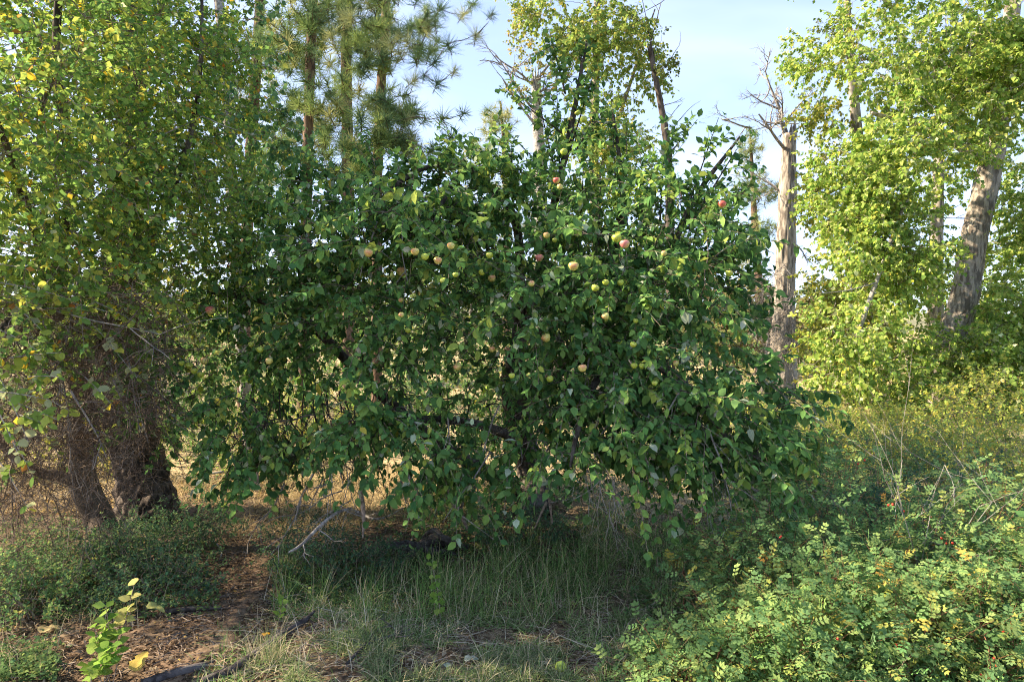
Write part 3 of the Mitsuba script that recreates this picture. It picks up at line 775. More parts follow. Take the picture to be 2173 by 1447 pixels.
old = thing("old_tree", "thick dark furrowed trunk of an old leaning tree behind the slender curving stem", "tree")
ob = on_ground(318, 1108) - [0, 0, .1]
m, c, r = trunk([ob, P(300, 1000, 8.2), P(268, 850, 8.2), P(255, 700, 8.1), P(262, 500, 8.0), P(280, 250, 8.0), P(285, -80, 8.0), P(290, -700, 8.0)], [.33, .3, .27, .24, .2, .15, .11, .05], 80, .03, .32, .03, 8.5, .2, seed=3, flare=.12)
part(old, "trunk", solid(m, "bark_old"))
OL = [(200, -450, 8.2, 1.6, 1.6, 1.4, 1.5), (330, -380, 8.6, 1.0, 1.4, 1.0, 1.1), (-150, -560, 8.2, 1.2, 1.5, 1.4, 1.0), (120, -850, 8.0, 1.5, 1.6, 1.2, 1.2), (250, 30, 8.3, .6, .8, .8, .6), (0, -350, 8.4, 1.1, 1.2, 1.0, .8), (150, 200, 8.4, .9, .6, 1.0, .6), (-250, 500, 8.4, .7, .8, .8, .3)]
tg, out = lobes_points(OL, 1250, .4, 130, .42)
lines = grow(c[30:], tg, .1, .08)
part(old, "branches", solid(branch_mesh(lines, .004, .009, .05, 4), "bark_old"), kind="stuff")
ln, pos, ax, nr = shoots(tg, unit(out + rnd(len(tg)) * .6), rng.uniform(.3, .6, len(tg)), 16, droop=.3, hang=.5, up=.5, out=out, outw=.3, flutter=.5)
part(old, "twigs", solid(tube_batch(ln, np.full((len(ln), 1), .003) * np.linspace(1, .5, 4)[None], 3), "bark_twig"), kind="stuff")
lv = Leaves()
lv.add(pos, ax, nr, rng.uniform(.055, .085, len(pos)), pick_colors(len(pos), [3, 4, 4, 2, .6, .2, 0, 0]))
lv.build(old, DELTA, DELTA_FINE, G_LEFT, "leaf_soft", cap=150, least=12)
tan = []
for _ in range(170):
    h = rng.uniform(1.1, 3.2)
    i = np.argmin(np.abs(c[:, 2] - h))
    e = unit(np.array([rng.normal(), rng.normal() - .5, 0]))
    ramify(c[i] + e * r[i] * .9, e + [0, 0, rng.normal(-.4, .5)], rng.uniform(.4, 1.0), rng.uniform(.004, .009), 1, tan, 4, .05, .4)
part(old, "dead_twigs", solid(ramify_mesh(tan, 3), "bark_brown"), kind="stuff")

pop = thing("poplar_tree", "slim pale-barked poplar with drooping heart-shaped leaves, left of the pines", "tree")
m, c, r = trunk([on_ground(536, 1042) - [0, 0, .06], P(528, 900, 9.4), P(510, 700, 9.4), P(494, 470, 9.4), P(484, 240, 9.4), P(465, 0, 9.4), P(440, -350, 9.4)], [.1, .088, .08, .075, .07, .065, .03], 18, .06, .06, .14, 9, .15, seed=8, flare=.2)
part(pop, "trunk", solid(m, "bark_pale"))
PL = [(490, 300, 9.2, .4, .5, .8, .8), (560, 230, 9.0, .45, .6, .6, 1.2), (620, 330, 8.8, .45, .5, .45, 1), (520, 420, 9.2, .5, .6, .5, .9), (540, 90, 9.4, .4, .6, .5, .45), (470, -150, 9.4, .8, .8, .8, .9), (570, 470, 8.8, .4, .4, .3, .4)]
tg, out = lobes_points(PL, 230, .4, 50, .25)
lines = grow(c[40:], tg, .12, .08)
part(pop, "branches", solid(branch_mesh(lines, .003, .008, .025, 4), "bark_twig"), kind="stuff")
ln, pos, ax, nr = shoots(tg, unit(out + rnd(len(tg)) * .5), rng.uniform(.2, .45, len(tg)), 12, droop=.5, hang=1.1, up=.15, out=np.tile([0, -.6, 0], (len(tg), 1)), outw=.6, flutter=.5)
part(pop, "twigs", solid(tube_batch(ln, np.full((len(ln), 1), .003) * np.linspace(1, .5, 4)[None], 3), "bark_twig"), kind="stuff")
lv = Leaves()
lv.add(pos, ax, nr, rng.uniform(.065, .105, len(pos)), pick_colors(len(pos), [3, 4, 4, 1.2, .3, .12]))
lv.build(pop, DELTA, DELTA_FINE, [(.16, .27, .1), (.12, .23, .1), (.09, .19, .09), (.25, .35, .1), (.4, .44, .1), (.6, .44, .06)], "leaf_waxy", least=9)

# ================================================================== PINES
def tuft_mesh(n, w, seed, length=1.0):
    g = np.random.default_rng(seed)
    a = g.uniform(0, 2 * math.pi, n)
    o = np.arccos(np.clip(g.uniform(-.25, .97, n), -1, 1))
    dirs = np.stack([np.sin(o) * np.cos(a), np.sin(o) * np.sin(a), np.cos(o)], 1)
    b = np.stack([a * 0, a * 0, -.5 * g.uniform(0, 1, n) ** 1.2 * np.clip(o, .2, 1.2)], 1)
    s = unit(np.cross(dirs, g.normal(size=(n, 3)))) * w
    L = g.uniform(.75, 1.05, n)[:, None] * length
    sagv = np.array([0, 0, 0])
    v = np.stack([b - s, b + s, b + dirs * L * .6 + s * .8, b + dirs * L * .6 - s * .8, b + dirs * L + sagv], 1)
    f = np.array([[0, 1, 2], [0, 2, 3], [3, 2, 4]])[None] + (np.arange(n) * 5)[:, None, None]
    t = tube_batch(np.array([[[0, 0, -.8], [0, 0, -.4], [0, 0, .02], [0, 0, .12]]]), np.array([[.03, .028, .03, .012]]), 4)
    return (v.reshape(-1, 3), f.reshape(-1, 3)), t


NEEDLE = [(.2, .29, .11), (.3, .38, .13), (.46, .48, .22), (.14, .22, .11)]
scene["needle"] = leafmat(.45, .5)
TUFTS = {}


def tuft(kind, col, n, w):
    key = (kind, col, n)
    if key not in TUFTS:
        m, t = tuft_mesh(n, w, kind)
        v, f = join([m, t])
        cc = np.tile(NEEDLE[col], (len(v), 1))
        cc[len(m[0]):] = (.16, .11, .07)
        TUFTS[key] = dyed((v, f), "needle", cc, False)
    return TUFTS[key]


def pine(label, stem, rad, lobes, n, size, needles=84, w=.02, cols=(2, 3, 2, 2), bark_="bark_pine", sides=16, name="pine_tree", extra=None, from_=.25, sagging=.12, step=.1):
    k = thing(name, label, "pine tree")
    m, c, r = trunk(stem, rad, sides, step, .14, .1, 7, .25, seed=int(stem[0][0] * 7) % 50)
    part(k, "trunk", solid(m, bark_))
    tg, out = lobes_points(lobes, n, .45)
    if extra:
        tg = np.vstack([tg, Ps(extra)])
        out = np.vstack([out, unit(Ps(extra) - c[len(c) // 2])])
    lines = grow(c[int(len(c) * from_):], tg, -sagging, .07, climb=.4)
    part(k, "branches", solid(branch_mesh(lines, .005, .008, .035, 5), bark_), kind="stuff")
    ends = unit(lines[:, -1] - lines[:, -3])
    dirs = unit(ends * .7 + out * [.4, .4, 0] + [0, 0, .55] + rnd(len(tg)) * .25)
    col = pick_colors(len(tg), cols)
    for i in range(len(tg)):
        R = frames(np.cross(dirs[i], rng.normal(size=3))[None], dirs[i][None])[0]
        M = np.eye(4)
        M[:3, :3] = R * size * rng.uniform(.6, 1.12)
        M[:3, 3] = tg[i]
        part(k, "needle_tuft", {**tuft(int(rng.integers(4)), int(col[i]), needles, w), "to_world": T(M)})
    return k


pine("nearest pine, with bright needle tufts and a long branch reaching right into the sky",
     [P(800, 900, 10.6), P(800, 620, 10.6), P(800, 400, 10.6), P(808, 200, 10.5), P(820, 0, 10.5), P(830, -300, 10.5)], [.09, .085, .08, .075, .065, .03],
     [(830, 250, 9.6, .5, .6, .5, 1.6), (860, 60, 9.8, .8, .8, .55, 1.4), (760, 120, 10.2, .6, .7, .6, 1), (850, 310, 9.8, .5, .4, .2, .6), (850, -150, 10.4, 1.0, 1.0, .7, .8), (770, 330, 9.8, .35, .4, .3, .5)], 210, .24, 84, .017, (2.5, 3, 2, 2),
     extra=[(1045, 30, 9.4), (1010, 75, 9.4), (965, 150, 9.3), (950, 95, 9.4), (925, 130, 9.4), (985, 30, 9.4), (910, 60, 9.5), (900, 160, 9.4), (935, 20, 9.5), (960, 290, 9.2), (985, 240, 9.2), (940, 250, 9.2), (870, 250, 9.2), (880, 170, 9.5), (1005, 10, 9.5), (930, 175, 9.3), (890, 110, 9.5)])
pine("pine with a straight reddish-brown trunk, second from the right among the left-hand pines",
     [P(738, 950, 13.5), P(740, 600, 13.5), P(738, 350, 13.5), P(735, 150, 13.5), P(738, -20, 13.5), P(740, -350, 13.5)], [.125, .12, .115, .11, .1, .06],
     [(690, 60, 13, 1.0, 1.0, .8, 1.2), (780, 40, 13, .9, 1, .7, 1), (690, 260, 13, .6, .7, .5, .7), (740, -200, 13.4, 1.3, 1.2, 1.0, 1), (800, 420, 13.2, .5, .6, .4, .4)], 235, .26, 64, .02, (3, 2.4, 1, 3))
pine("slender bare-trunked brown pine, third from the right among the left-hand pines",
     [P(640, 950, 12.5), P(648, 600, 12.5), P(652, 350, 12.5), P(658, 150, 12.4), P(664, -20, 12.4), P(670, -350, 12.4)], [.1, .098, .095, .09, .085, .05],
     [(620, 100, 12, .7, .8, .7, 1), (690, 200, 12, .5, .6, .5, .8), (600, 330, 12, .5, .6, .5, .8), (700, 330, 12.2, .4, .5, .35, .5), (660, -200, 12.4, 1.1, 1.1, 1, 1), (640, 20, 12, .9, .9, .5, .9)], 235, .26, 64, .02, (3, 2.4, 1, 3))
pine("leftmost pine, dark trunk leaning slightly right beside the pale poplar",
     [P(515, 950, 14), P(520, 650, 14), P(528, 400, 14), P(540, 200, 14), P(552, 0, 14), P(565, -350, 14)], [.13, .12, .115, .11, .1, .06],
     [(590, 120, 13.6, .8, 1, .8, 1), (500, 200, 13.8, .7, 1, .8, .7), (560, -200, 14, 1.4, 1.3, 1.1, 1), (610, 260, 13.6, .6, .7, .6, .7), (560, 400, 13.8, .6, .6, .5, .4)], 235, .26, 64, .02, (3, 2.4, 1, 3))
pine("pale green pine farther off, between the young pine and the broken trunk",
     [P(1075, 800, 24), P(1075, 500, 24), P(1070, 330, 24), P(1062, 215, 24)], [.15, .12, .08, .03],
     [(1060, 260, 24, .8, 1, .7, 1), (1040, 330, 23.6, 1.0, 1, .7, 1.3), (1060, 400, 23.6, 1.2, 1.2, .8, 1.2), (1080, 470, 24, 1.3, 1.3, .8, 1)], 260, .3, 46, .018, (1, 3, 4, 1), sides=10, from_=.3, step=.2)
pine("tall slim distant pine with a reddish trunk at the right of the apple tree",
     [on_ground(1612, 790), P(1612, 640, 33), P(1602, 480, 33), P(1592, 280, 33)], [.24, .22, .17, .04],
     [(1592, 310, 33, .7, .8, .9, .9), (1595, 400, 33, 1.0, 1, 1.0, 1.2), (1605, 490, 33, 1.2, 1.1, 1, 1.2), (1580, 540, 32, 1.0, 1, .7, .7), (1640, 400, 33, .5, .5, .6, .4)], 260, .36, 40, .022, (2, 3, 3, 1), sides=10, from_=.4, step=.25)
# ================================================================== COTTONWOODS, SNAGS AND FAR TREES
G_COT = [(.34, .46, .1), (.26, .39, .085), (.46, .56, .15), (.18, .31, .075), (.54, .54, .1), (.62, .68, .38)]


def leafy(name, label, cat, stems, lobes, n, K, size, palette, weights, tpls, fine, mat="leaf_soft", bark_="bark_grey", shell=.33, cap=300, least=9, from_=.2, sides=24, hang=.8, twig=(.3, .7), droop=.3, step=.1, furrow=.15, flare=.2, outw=.4, rmax=.06, up=.35, sag=.1, clumps=0, csize=.6):
    k = thing(name, label, cat)
    skel = []
    for i, (pts, rad) in enumerate(stems):
        m, c, r = trunk(pts, rad, sides if i == 0 else max(8, sides // 2), step, furrow, .12, 6, .2, seed=int(abs(pts[0][0]) * 5) % 40 + i, flare=flare if i == 0 else 0)
        part(k, "trunk" if i == 0 else "limb", solid(m, bark_))
        skel.append(c[int(len(c) * from_):] if i == 0 else c)
    tg, out = lobes_points(lobes, n, shell, clumps, csize)
    tg[:, 2] = np.maximum(tg[:, 2], gz(tg[:, 0], tg[:, 1]) + .35)
    lines = grow(np.vstack(skel), tg, sag, .07)
    part(k, "branches", solid(branch_mesh(lines, .004, .009, rmax, 4), bark_), kind="stuff")
    ln, pos, ax, nr = shoots(tg, unit(out + rnd(len(tg)) * .6), rng.uniform(*twig, len(tg)), K, droop=droop, hang=hang, up=up, out=unit(out + [-.3, -.3, 0]), outw=outw, flutter=.5)
    part(k, "twigs", solid(tube_batch(ln, np.full((len(ln), 1), .004) * np.linspace(1, .5, 4)[None], 3), "bark_twig"), kind="stuff")
    lv = Leaves()
    lv.add(pos, ax, nr, rng.uniform(*size, len(pos)), pick_colors(len(pos), weights))
    lv.build(k, tpls, fine, palette, mat, cap=cap, least=least)
    return k


b = on_ground(1985, 872)
dR = b[1]
leafy("cottonwood_tree", "big sunlit cottonwood with a thick leaning pale trunk at the right edge", "tree",
      [([b - [0, 0, .2], P(2010, 740, dR), P(2045, 640, dR), P(2068, 500, dR), P(2100, 360, dR), P(2125, 200, dR), P(2150, 0, dR), P(2170, -300, dR)], [.42, .38, .35, .33, .3, .25, .18, .08]),
       ([P(2030, 690, dR), P(1960, 720, dR - .4), P(1900, 760, dR - .7)], [.12, .08, .03]), ([P(2100, 350, dR), P(1980, 280, dR - 1), P(1850, 240, dR - 1.8)], [.14, .1, .04])],
      [(1835, 110, 17.5, 1.3, 1.6, 1.7, 1.6), (1950, 80, 17, 1.7, 1.6, 1.6, 1.7), (2110, 100, 17.2, 1.5, 1.7, 1.8, 1.3), (1845, 350, 17.2, 1.1, 1.5, 1.5, 1.5), (1920, 330, 16.6, 1.2, 1.3, 1.3, 1.4), (2090, 210, 16.8, 1.1, 1.2, .6, .9),
       (1865, 520, 17.2, 1.2, 1.3, 1.0, 1.2), (1925, 500, 17, .8, 1.1, 1.0, .8), (2205, 500, 18.6, .6, 1.0, 1.6, .8), (1880, 640, 17.5, 1.0, 1.2, .7, .8), (2150, 720, 18.5, 1.0, 1.2, .9, .8), (1920, -180, 17.5, 3.0, 2.2, 1.6, 1.8), (2300, 250, 18, 1.3, 1.8, 3.5, 1.0), (2130, 130, 16.6, 1.1, .8, .8, 1.0), (2120, 790, 16.8, 1.1, .8, .7, .8), (1980, 800, 17.2, 1.0, .8, .5, .6), (2030, 745, 16.9, .9, .5, .5, .6), (1900, 800, 17, .8, .6, .4, .5), (2205, 480, 17.6, .4, .8, 1.5, .8), (2185, 650, 17, .4, .6, .6, .5), (1785, 780, 16.4, .6, .5, .5, .6), (1800, 680, 16.2, .4, .4, .4, .4), (1915, 580, 16.8, .7, .7, .9, .6)],
      5200, 16, (.085, .14), G_COT, [4, 3, 3, 2, .8, .9], DELTA, DELTA_FINE, sides=48, clumps=330, csize=.62)
b = on_ground(1822, 858)
d2 = b[1]
leafy("cottonwood_tree", "slim grey cottonwood with low yellow-green leaves round its foot, left of the leaning one", "tree",
      [([b - [0, 0, .15], P(1828, 740, d2), P(1838, 650, d2), P(1835, 500, d2), P(1820, 300, d2), P(1800, 50, d2), P(1790, -200, d2)], [.3, .25, .22, .2, .16, .1, .05])],
      [(1790, 700, d2 - .6, 1.0, 1.1, .9, 1.0), (1850, 780, d2 - .9, 1.0, .8, .55, .9), (1960, 760, d2 - 1, 1.1, .9, .8, 1.0), (1785, 580, d2, .7, 1, .9, .8), (1770, 770, d2 + .2, .7, .8, .5, .5), (1785, 400, d2, .7, .9, 1.2, .8), (1775, 180, d2, .9, 1.2, 1.5, 1.0), (1690, 60, d2, .5, .6, .5, .25), (2080, 790, d2 - .5, 1.0, .9, .6, .7)],
      1500, 15, (.085, .13), [(.36, .38, .07), (.26, .34, .06), (.42, .44, .1), (.18, .27, .06), (.5, .42, .06), (.46, .5, .24)], [4, 3, 3, 2, 1.4, .8], DELTA, DELTA_FINE, sides=30, clumps=110, csize=.5)
b = on_ground(1990, 815)
d3 = b[1]
leafy("cottonwood_tree", "darker cottonwood standing behind the leaning one at the far right", "tree",
      [([b - [0, 0, .15], P(1985, 650, d3), P(1990, 400, d3), P(2000, 100, d3)], [.35, .3, .22, .1])],
      [(1900, 600, d3, 1.8, 1.5, 1.5, 1), (2080, 600, d3, 1.8, 1.5, 1.6, 1.2), (1980, 350, d3, 2.6, 1.8, 2.2, 1.3), (2150, 780, d3 - 2, 2.2, 1.5, 1.2, .9), (2000, 100, d3, 3, 2, 2.4, 1), (2180, 380, d3, 1.2, 1.4, 2.2, 1.1), (1760, 740, d3 + 4, 1.5, 1.4, 1.4, .6)],
      1500, 13, (.13, .19), G_COT, [2, 3, 1.5, 4, .5, .4], DELTA, DELTA_FINE, sides=16, cap=60)
leafy("cottonwood_tree", "tall golden-green cottonwood behind the upright apple shoots, right of the broken trunk", "tree",
      [([P(1275, 950, 21), P(1270, 600, 21), P(1260, 350, 21), P(1265, 100, 21), P(1270, -250, 21)], [.2, .18, .15, .11, .05]), ([P(1262, 400, 21), P(1330, 200, 20.6), P(1390, 20, 20.4)], [.07, .05, .02])],
      [(1260, 60, 20.5, 1.2, 1.3, 1.4, 1.5), (1330, 120, 20.3, .9, 1, 1.1, 1.1), (1180, 30, 20.6, 1.0, 1.0, .8, .8), (1250, 280, 20.4, 1.0, 1.1, 1.1, 1.1), (1320, 320, 20.4, .8, .9, 1.0, .8), (1260, 430, 20.6, 1.2, 1, .9, .7), (1250, -200, 20.6, 1.7, 1.5, 1.4, 1.0)],
      1300, 14, (.09, .135), [(.34, .43, .1), (.25, .36, .09), (.46, .5, .14), (.2, .3, .08), (.52, .45, .1)], [3, 4, 2, 3, 1], DELTA, DELTA_FINE, sides=14, cap=120, droop=.35, clumps=110, csize=.42)
# broken pale trunk
sn = thing("broken_tree", "pale broken-topped dead trunk with a few leafy sprays rising behind the apple tree", "tree")
m, c, r = trunk([P(1150, 900, 22), P(1150, 600, 22), P(1146, 380, 22), P(1140, 250, 22), P(1137, 165, 22)], [.26, .24, .2, .17, .15], 26, .1, .2, .25, 7, .18, seed=14)
part(sn, "trunk", solid(m, "bark_pale"))
spl = [trunk([P(1137 + dx, 172, 22 + dy), P(1137 + dx * 1.25, 150 - e, 22 + dy)], [.05, .008], 6, .04, .1, .1, 8, .2, seed=e)[0] for dx, dy, e in ((-6, 0, 4), (4, .05, 12), (8, -.05, 0), (-1, -.1, 8))]
part(sn, "splinters", solid(join(spl), "bark_pale"))
bl = []
for py, dx in ((200, .8), (240, -.8), (190, -.6), (310, .9), (170, .5), (215, .7), (270, -.7)):
    ramify(P(1140, py, 22), [dx, -.3, .5], rng.uniform(1.0, 1.9), .045, 2, bl, 4, 0, .25)
part(sn, "branches", solid(ramify_mesh(bl), "bark_dead"), kind="stuff")
tg, out = lobes_points([(1110, 60, 21.8, .35, .5, .6, 1), (1130, 120, 21.8, .6, .5, .35, .8), (1105, 40, 21.8, .25, .3, .4, .5), (1100, 200, 21.6, .35, .4, .3, .5), (1185, 170, 21.6, .4, .4, .4, .5)], 110, .4)
ln, pos, ax, nr = shoots(tg, unit(out + rnd(len(tg)) * .5 + [0, 0, .5]), rng.uniform(.2, .5, len(tg)), 10, droop=.2, hang=.6, up=.3, flutter=.5)
lines = grow(np.vstack([l[0] for l in bl]), tg, .05, .08)
part(sn, "twigs", solid(branch_mesh(lines, .004, .006, .02, 4), "bark_dead"), kind="stuff")
lv = Leaves()
lv.add(pos, ax, nr, rng.uniform(.08, .12, len(pos)), pick_colors(len(pos), [3, 4, 2, 2, 1]))
lv.build(sn, DELTA, DELTA_FINE, [(.36, .35, .1), (.26, .3, .09), (.42, .38, .14), (.16, .2, .06), (.45, .32, .08)], "leaf_soft", cap=80, least=7)
# dark leaning snag
sg = thing("leaning_snag", "thin dark dead trunk leaning left against the sky right of the golden-green cottonwood", "tree")
m, c, r = trunk([P(1425, 900, 19), P(1422, 500, 19), P(1418, 340, 19), P(1410, 270, 19), P(1400, 210, 19), P(1378, 100, 19)], [.13, .125, .115, .1, .085, .06], 16, .09, .14, .2, 8, .2, seed=21)
part(sg, "trunk", solid(m, "bark_old"))
bl = []
ramify(P(1378, 105, 19), P(1395, 10, 19) - P(1378, 105, 19), 1.4, .022, 1, bl, 3, 0, .1)
ramify(P(1395, 180, 19), [-.05, 0, 1], 2.4, .02, 1, bl, 3, 0, .1)
for py in (150, 230, 290, 330, 260):
    ramify(P(1403 if py < 250 else 1415, py, 19), [rng.uniform(.3, .9), -.2, .6], rng.uniform(.5, .9), .014, 1, bl, 3, 0, .3)
part(sg, "branches", solid(ramify_mesh(bl), "bark_old"), kind="stuff")
tg, out = lobes_points([(1425, 140, 18.9, .25, .3, .25, 1), (1395, 60, 18.8, .2, .3, .5, .6), (1395, 150, 18.9, .2, .2, .2, .5)], 26, .4)
ln, pos, ax, nr = shoots(tg, rnd(len(tg)) * .5, rng.uniform(.15, .35, len(tg)), 9, hang=.6, up=.3, flutter=.5)
part(sg, "twigs", solid(branch_mesh(grow(np.vstack([c, *[l[0] for l in bl]]), tg, .05, .08), .004, .006, .02, 4), "bark_old"), kind="stuff")
lv = Leaves()
lv.add(pos, ax, nr, rng.uniform(.08, .11, len(pos)), pick_colors(len(pos), [3, 4, 2, 2]))
lv.build(sg, DELTA, DELTA_FINE, [(.2, .24, .07), (.16, .2, .06), (.25, .28, .1), (.12, .16, .05)], "leaf_soft", cap=60, least=6)
# big dead cottonwood trunk
dt = thing("dead_tree", "tall thick grey dead tree with bare crooked branches left of the sunlit cottonwoods", "tree")
b = on_ground(1663, 832)
dd = b[1]
m, c, r = trunk([b - [0, 0, .2], P(1664, 760, dd), P(1664, 640, dd), P(1668, 500, dd), P(1672, 400, dd), P(1676, 285, dd)], [.48, .41, .36, .33, .3, .22], 44, .1, .2, .2, 6, .1, seed=31, flare=.15)
part(dt, "trunk", solid(m, "bark_grey"))
m2 = trunk([b + [-.75, .1, -.2], P(1645, 760, dd), P(1650, 690, dd), P(1655, 640, dd)], [.3, .26, .2, .08], 26, .1, .25, .25, 6, .1, seed=33)[0]
part(dt, "side_stem", solid(m2, "bark_grey"))
m3 = [trunk([P(1676 + dx, 292, dd), P(1676 + dx * 1.2, 270 - e, dd)], [.13, .02], 8, .05, .2, .2, 8, .2, seed=e)[0] for dx, e in ((-7, 0), (3, 6), (9, 14))]
part(dt, "splinters", solid(join(m3), "bark_grey"))
bl = []
for s, e, rr in (((1672, 330, dd), (1655, 230, dd), .09), ((1655, 232, dd), (1620, 155, dd), .06), ((1655, 232, dd), (1590, 215, dd), .045), ((1668, 320, dd), (1590, 270, dd - 1), .07), ((1595, 272, dd - 1), (1530, 262, dd - 1.2), .04), ((1665, 420, dd), (1610, 330, dd), .04), ((1690, 520, dd), (1720, 560, dd), .03)):
    s, e = P(*s), P(*e)
    ramify(s, e - s, np.linalg.norm(e - s), rr, 3, bl, 4, 0, .22)
part(dt, "branches", solid(ramify_mesh(bl), "bark_dead"), kind="stuff")
tan = []
for _ in range(150):
    s = P(rng.uniform(1625, 1690), rng.uniform(560, 760), dd - rng.uniform(.2, .8))
    ramify(s, [rng.normal(-.5, .6), rng.normal(-.2, .4), rng.normal(-.6, .4)], rng.uniform(.5, 1.6), .011, 1, tan, 4, .05, .4)
part(dt, "dead_twigs", solid(ramify_mesh(tan, 3), "bark_dead"), kind="stuff")
# leaning pale dead branch in front of the cottonwoods
db = thing("dead_branch", "long bare whitish dead stem leaning right in front of the sunlit cottonwoods", "dead branch")
m, c, r = trunk([P(1790, 840, 18.0), P(1812, 740, 17.2), P(1830, 680, 16.6), P(1870, 570, 16.4), P(1905, 470, 16.3), P(1930, 415, 16.2)], [.055, .055, .055, .052, .045, .025], 10, .08, .1, .2, 9, .2, seed=41)
part(db, "stem", solid(m, "bark_pale"))
bl = []
for py, px, s in ((455, 1915, 1), (520, 1890, 1), (600, 1858, -1), (560, 1875, 1)):
    ramify(P(px, py, 16.3), [s, -.1, -.15], rng.uniform(.7, 1.5), .018, 1, bl, 3, 0, .2)
part(db, "twigs", solid(ramify_mesh(bl), "bark_pale"), kind="stuff")

# far trees across the field
FAR = [(330, 560, 26, .8, "fairly near background tree filling the gap right of the old trunk"), (640, 500, 28, .8, "background tree between the pine trunks above the apple tree's left arm"), (780, 520, 27, .8, "background tree right behind the apple tree's left half"), (150, 600, 24, .8, "background tree behind the slender curving stem"), (1530, 645, 60, 1.0, "brownish far tree just right of the apple tree's edge"), (1600, 600, 46, .9, "rusty-leaved far tree behind the slim distant pine"), (1715, 690, 75, 1.2, "small grey-green far tree right of the dead trunk"), (1760, 660, 90, 1.6, "far round tree seen between the cottonwood trunks"),
       (700, 560, 42, 1.0, "far pale tree behind the left-hand pines"), (560, 620, 36, .9, "far yellow-green tree behind the poplar"), (420, 640, 40, .9, "far tree glimpsed through the leafy tree"), (240, 660, 34, .8, "far tree glimpsed right of the curving stem"), (60, 640, 30, .8, "far tree glimpsed at the left edge"),
       (1000, 520, 45, 1.0, "far tree behind the pale green pine"), (880, 540, 38, 1.0, "far tree behind the young pine"), (1180, 480, 48, 1.0, "far tree behind the broken trunk"), (1340, 470, 44, 1.0, "far tree behind the leaning snag"), (1450, 520, 52, 1.0, "far tree right of the leaning snag"),
       (1560, 620, 31, .9, "rusty brown bush-like tree left of the slim distant pine"), (1625, 655, 36, .9, "greyish brown low tree right behind the dead tree"), (1700, 650, 40, .9, "olive low tree right of the dead tree"), (1735, 600, 48, .9, "pale olive far tree between the dead tree and the cottonwoods"), (1500, 600, 34, .9, "olive brown far tree hidden mostly by the apple tree's right edge"), (1850, 640, 70, 1.2, "far tree behind the slim grey cottonwood"), (2080, 620, 60, 1.2, "far tree behind the leaning cottonwood"), (1640, 640, 64, 1.0, "far straw-coloured tree behind the dead trunk")]
for i, (px, py, dd, s, lab) in enumerate(FAR):
    g = P(px, 740, dd)
    g[2] = gz(g[0], g[1]) - .1
    top = P(px, py, dd)[2]
    h = top - g[2]
    w = h * .42
    pal = [(.2, .21, .08), (.15, .18, .07), (.3, .25, .12), (.26, .2, .1)] if 1400 < px < 1710 else [(.18, .24, .08), (.13, .18, .07), (.25, .28, .1), (.3, .27, .1)]
    c0 = g + [0, 0, h * .58]
    px0 = [(F * (c0[0] + dx * w) / dd + W / 2, H / 2 - F * ((c0 + [0, 0, dz * h] - CAM) @ UP) / dd, dd + dy, w * .6, w * .6, h * .26, 1) for dx, dy, dz in ((0, 0, .15), (-.45, 0, -.05), (.45, .3, 0), (0, -.5, -.1), (.1, .2, .25))]
    leafy("far_tree", lab, "tree", [([g, g + [0, 0, h * .4], g + [.1, 0, h * .85]], [.05 * h * .5, .035 * h * .5, .01])], px0, 260, 12, (.006 * dd * .85, .006 * dd * 1.3), pal, [3, 3, 2, 1], DELTA, DELTA_FINE, sides=8, cap=0, step=.4, twig=(.3, .8), bark_="bark_grey", flare=0)

# ================================================================== BUSHES
def bush(name, label, cat, c, rx, ry, h, n, K, size, palette, weights, tpls, fine, mat="leaf_soft", cap=120, least=10, stems=9, bark_="bark_twig", group=None, hang=.15, twig=(.12, .3), up=.8, stem_r=.007):
    k = thing(name, label, cat, group)
    c = np.array([c[0], c[1], gz(c[0], c[1])])
    u = unit(rnd(n))
    u[:, 2] = np.abs(u[:, 2])
    tg = c + u * [rx, ry, h] * rng.uniform(0, 1, (n, 1)) ** .3
    tg[:, 2] = np.maximum(tg[:, 2], gz(tg[:, 0], tg[:, 1]) + .05)
    tops = c + unit(rnd(stems) * [1, 1, .3] + [0, 0, .9]) * [rx * .6, ry * .6, h * .75]
    feet = c + rnd(stems) * [rx * .25, ry * .25, 0]
    feet[:, 2] = gz(feet[:, 0], feet[:, 1]) - .02
    t = np.linspace(0, 1, 6)[None, :, None]
    st = feet[:, None] * (1 - t) + tops[:, None] * t + np.sin(t * math.pi) * rnd(stems)[:, None] * .06 * h
    for i in range(stems):
        part(k, "stem", solid(tube_batch(st[i : i + 1], stem_r * np.linspace(1, .5, 6)[None], 5), bark_))
    lines = grow(st[:, 1:].reshape(-1, 3), tg, .1, .08)
    part(k, "branches", solid(branch_mesh(lines, .0018, .004, .008, 3), bark_), kind="stuff")
    ln, pos, ax, nr = shoots(tg, unit(u * [1, 1, .6] + [0, 0, .5] + rnd(n) * .4), rng.uniform(*twig, n), K, droop=.5, hang=hang, up=up, out=u, outw=.35, flutter=.35)
    part(k, "twigs", solid(tube_batch(ln, np.full((n, 1), .0018) * np.linspace(1, .5, 4)[None], 3), bark_), kind="stuff")
    lv = Leaves()
    lv.add(pos, ax, nr, rng.uniform(*size, len(pos)), pick_colors(len(pos), weights))
    lv.build(k, tpls, fine, palette, mat, cap=cap, least=least)
    return k, tg


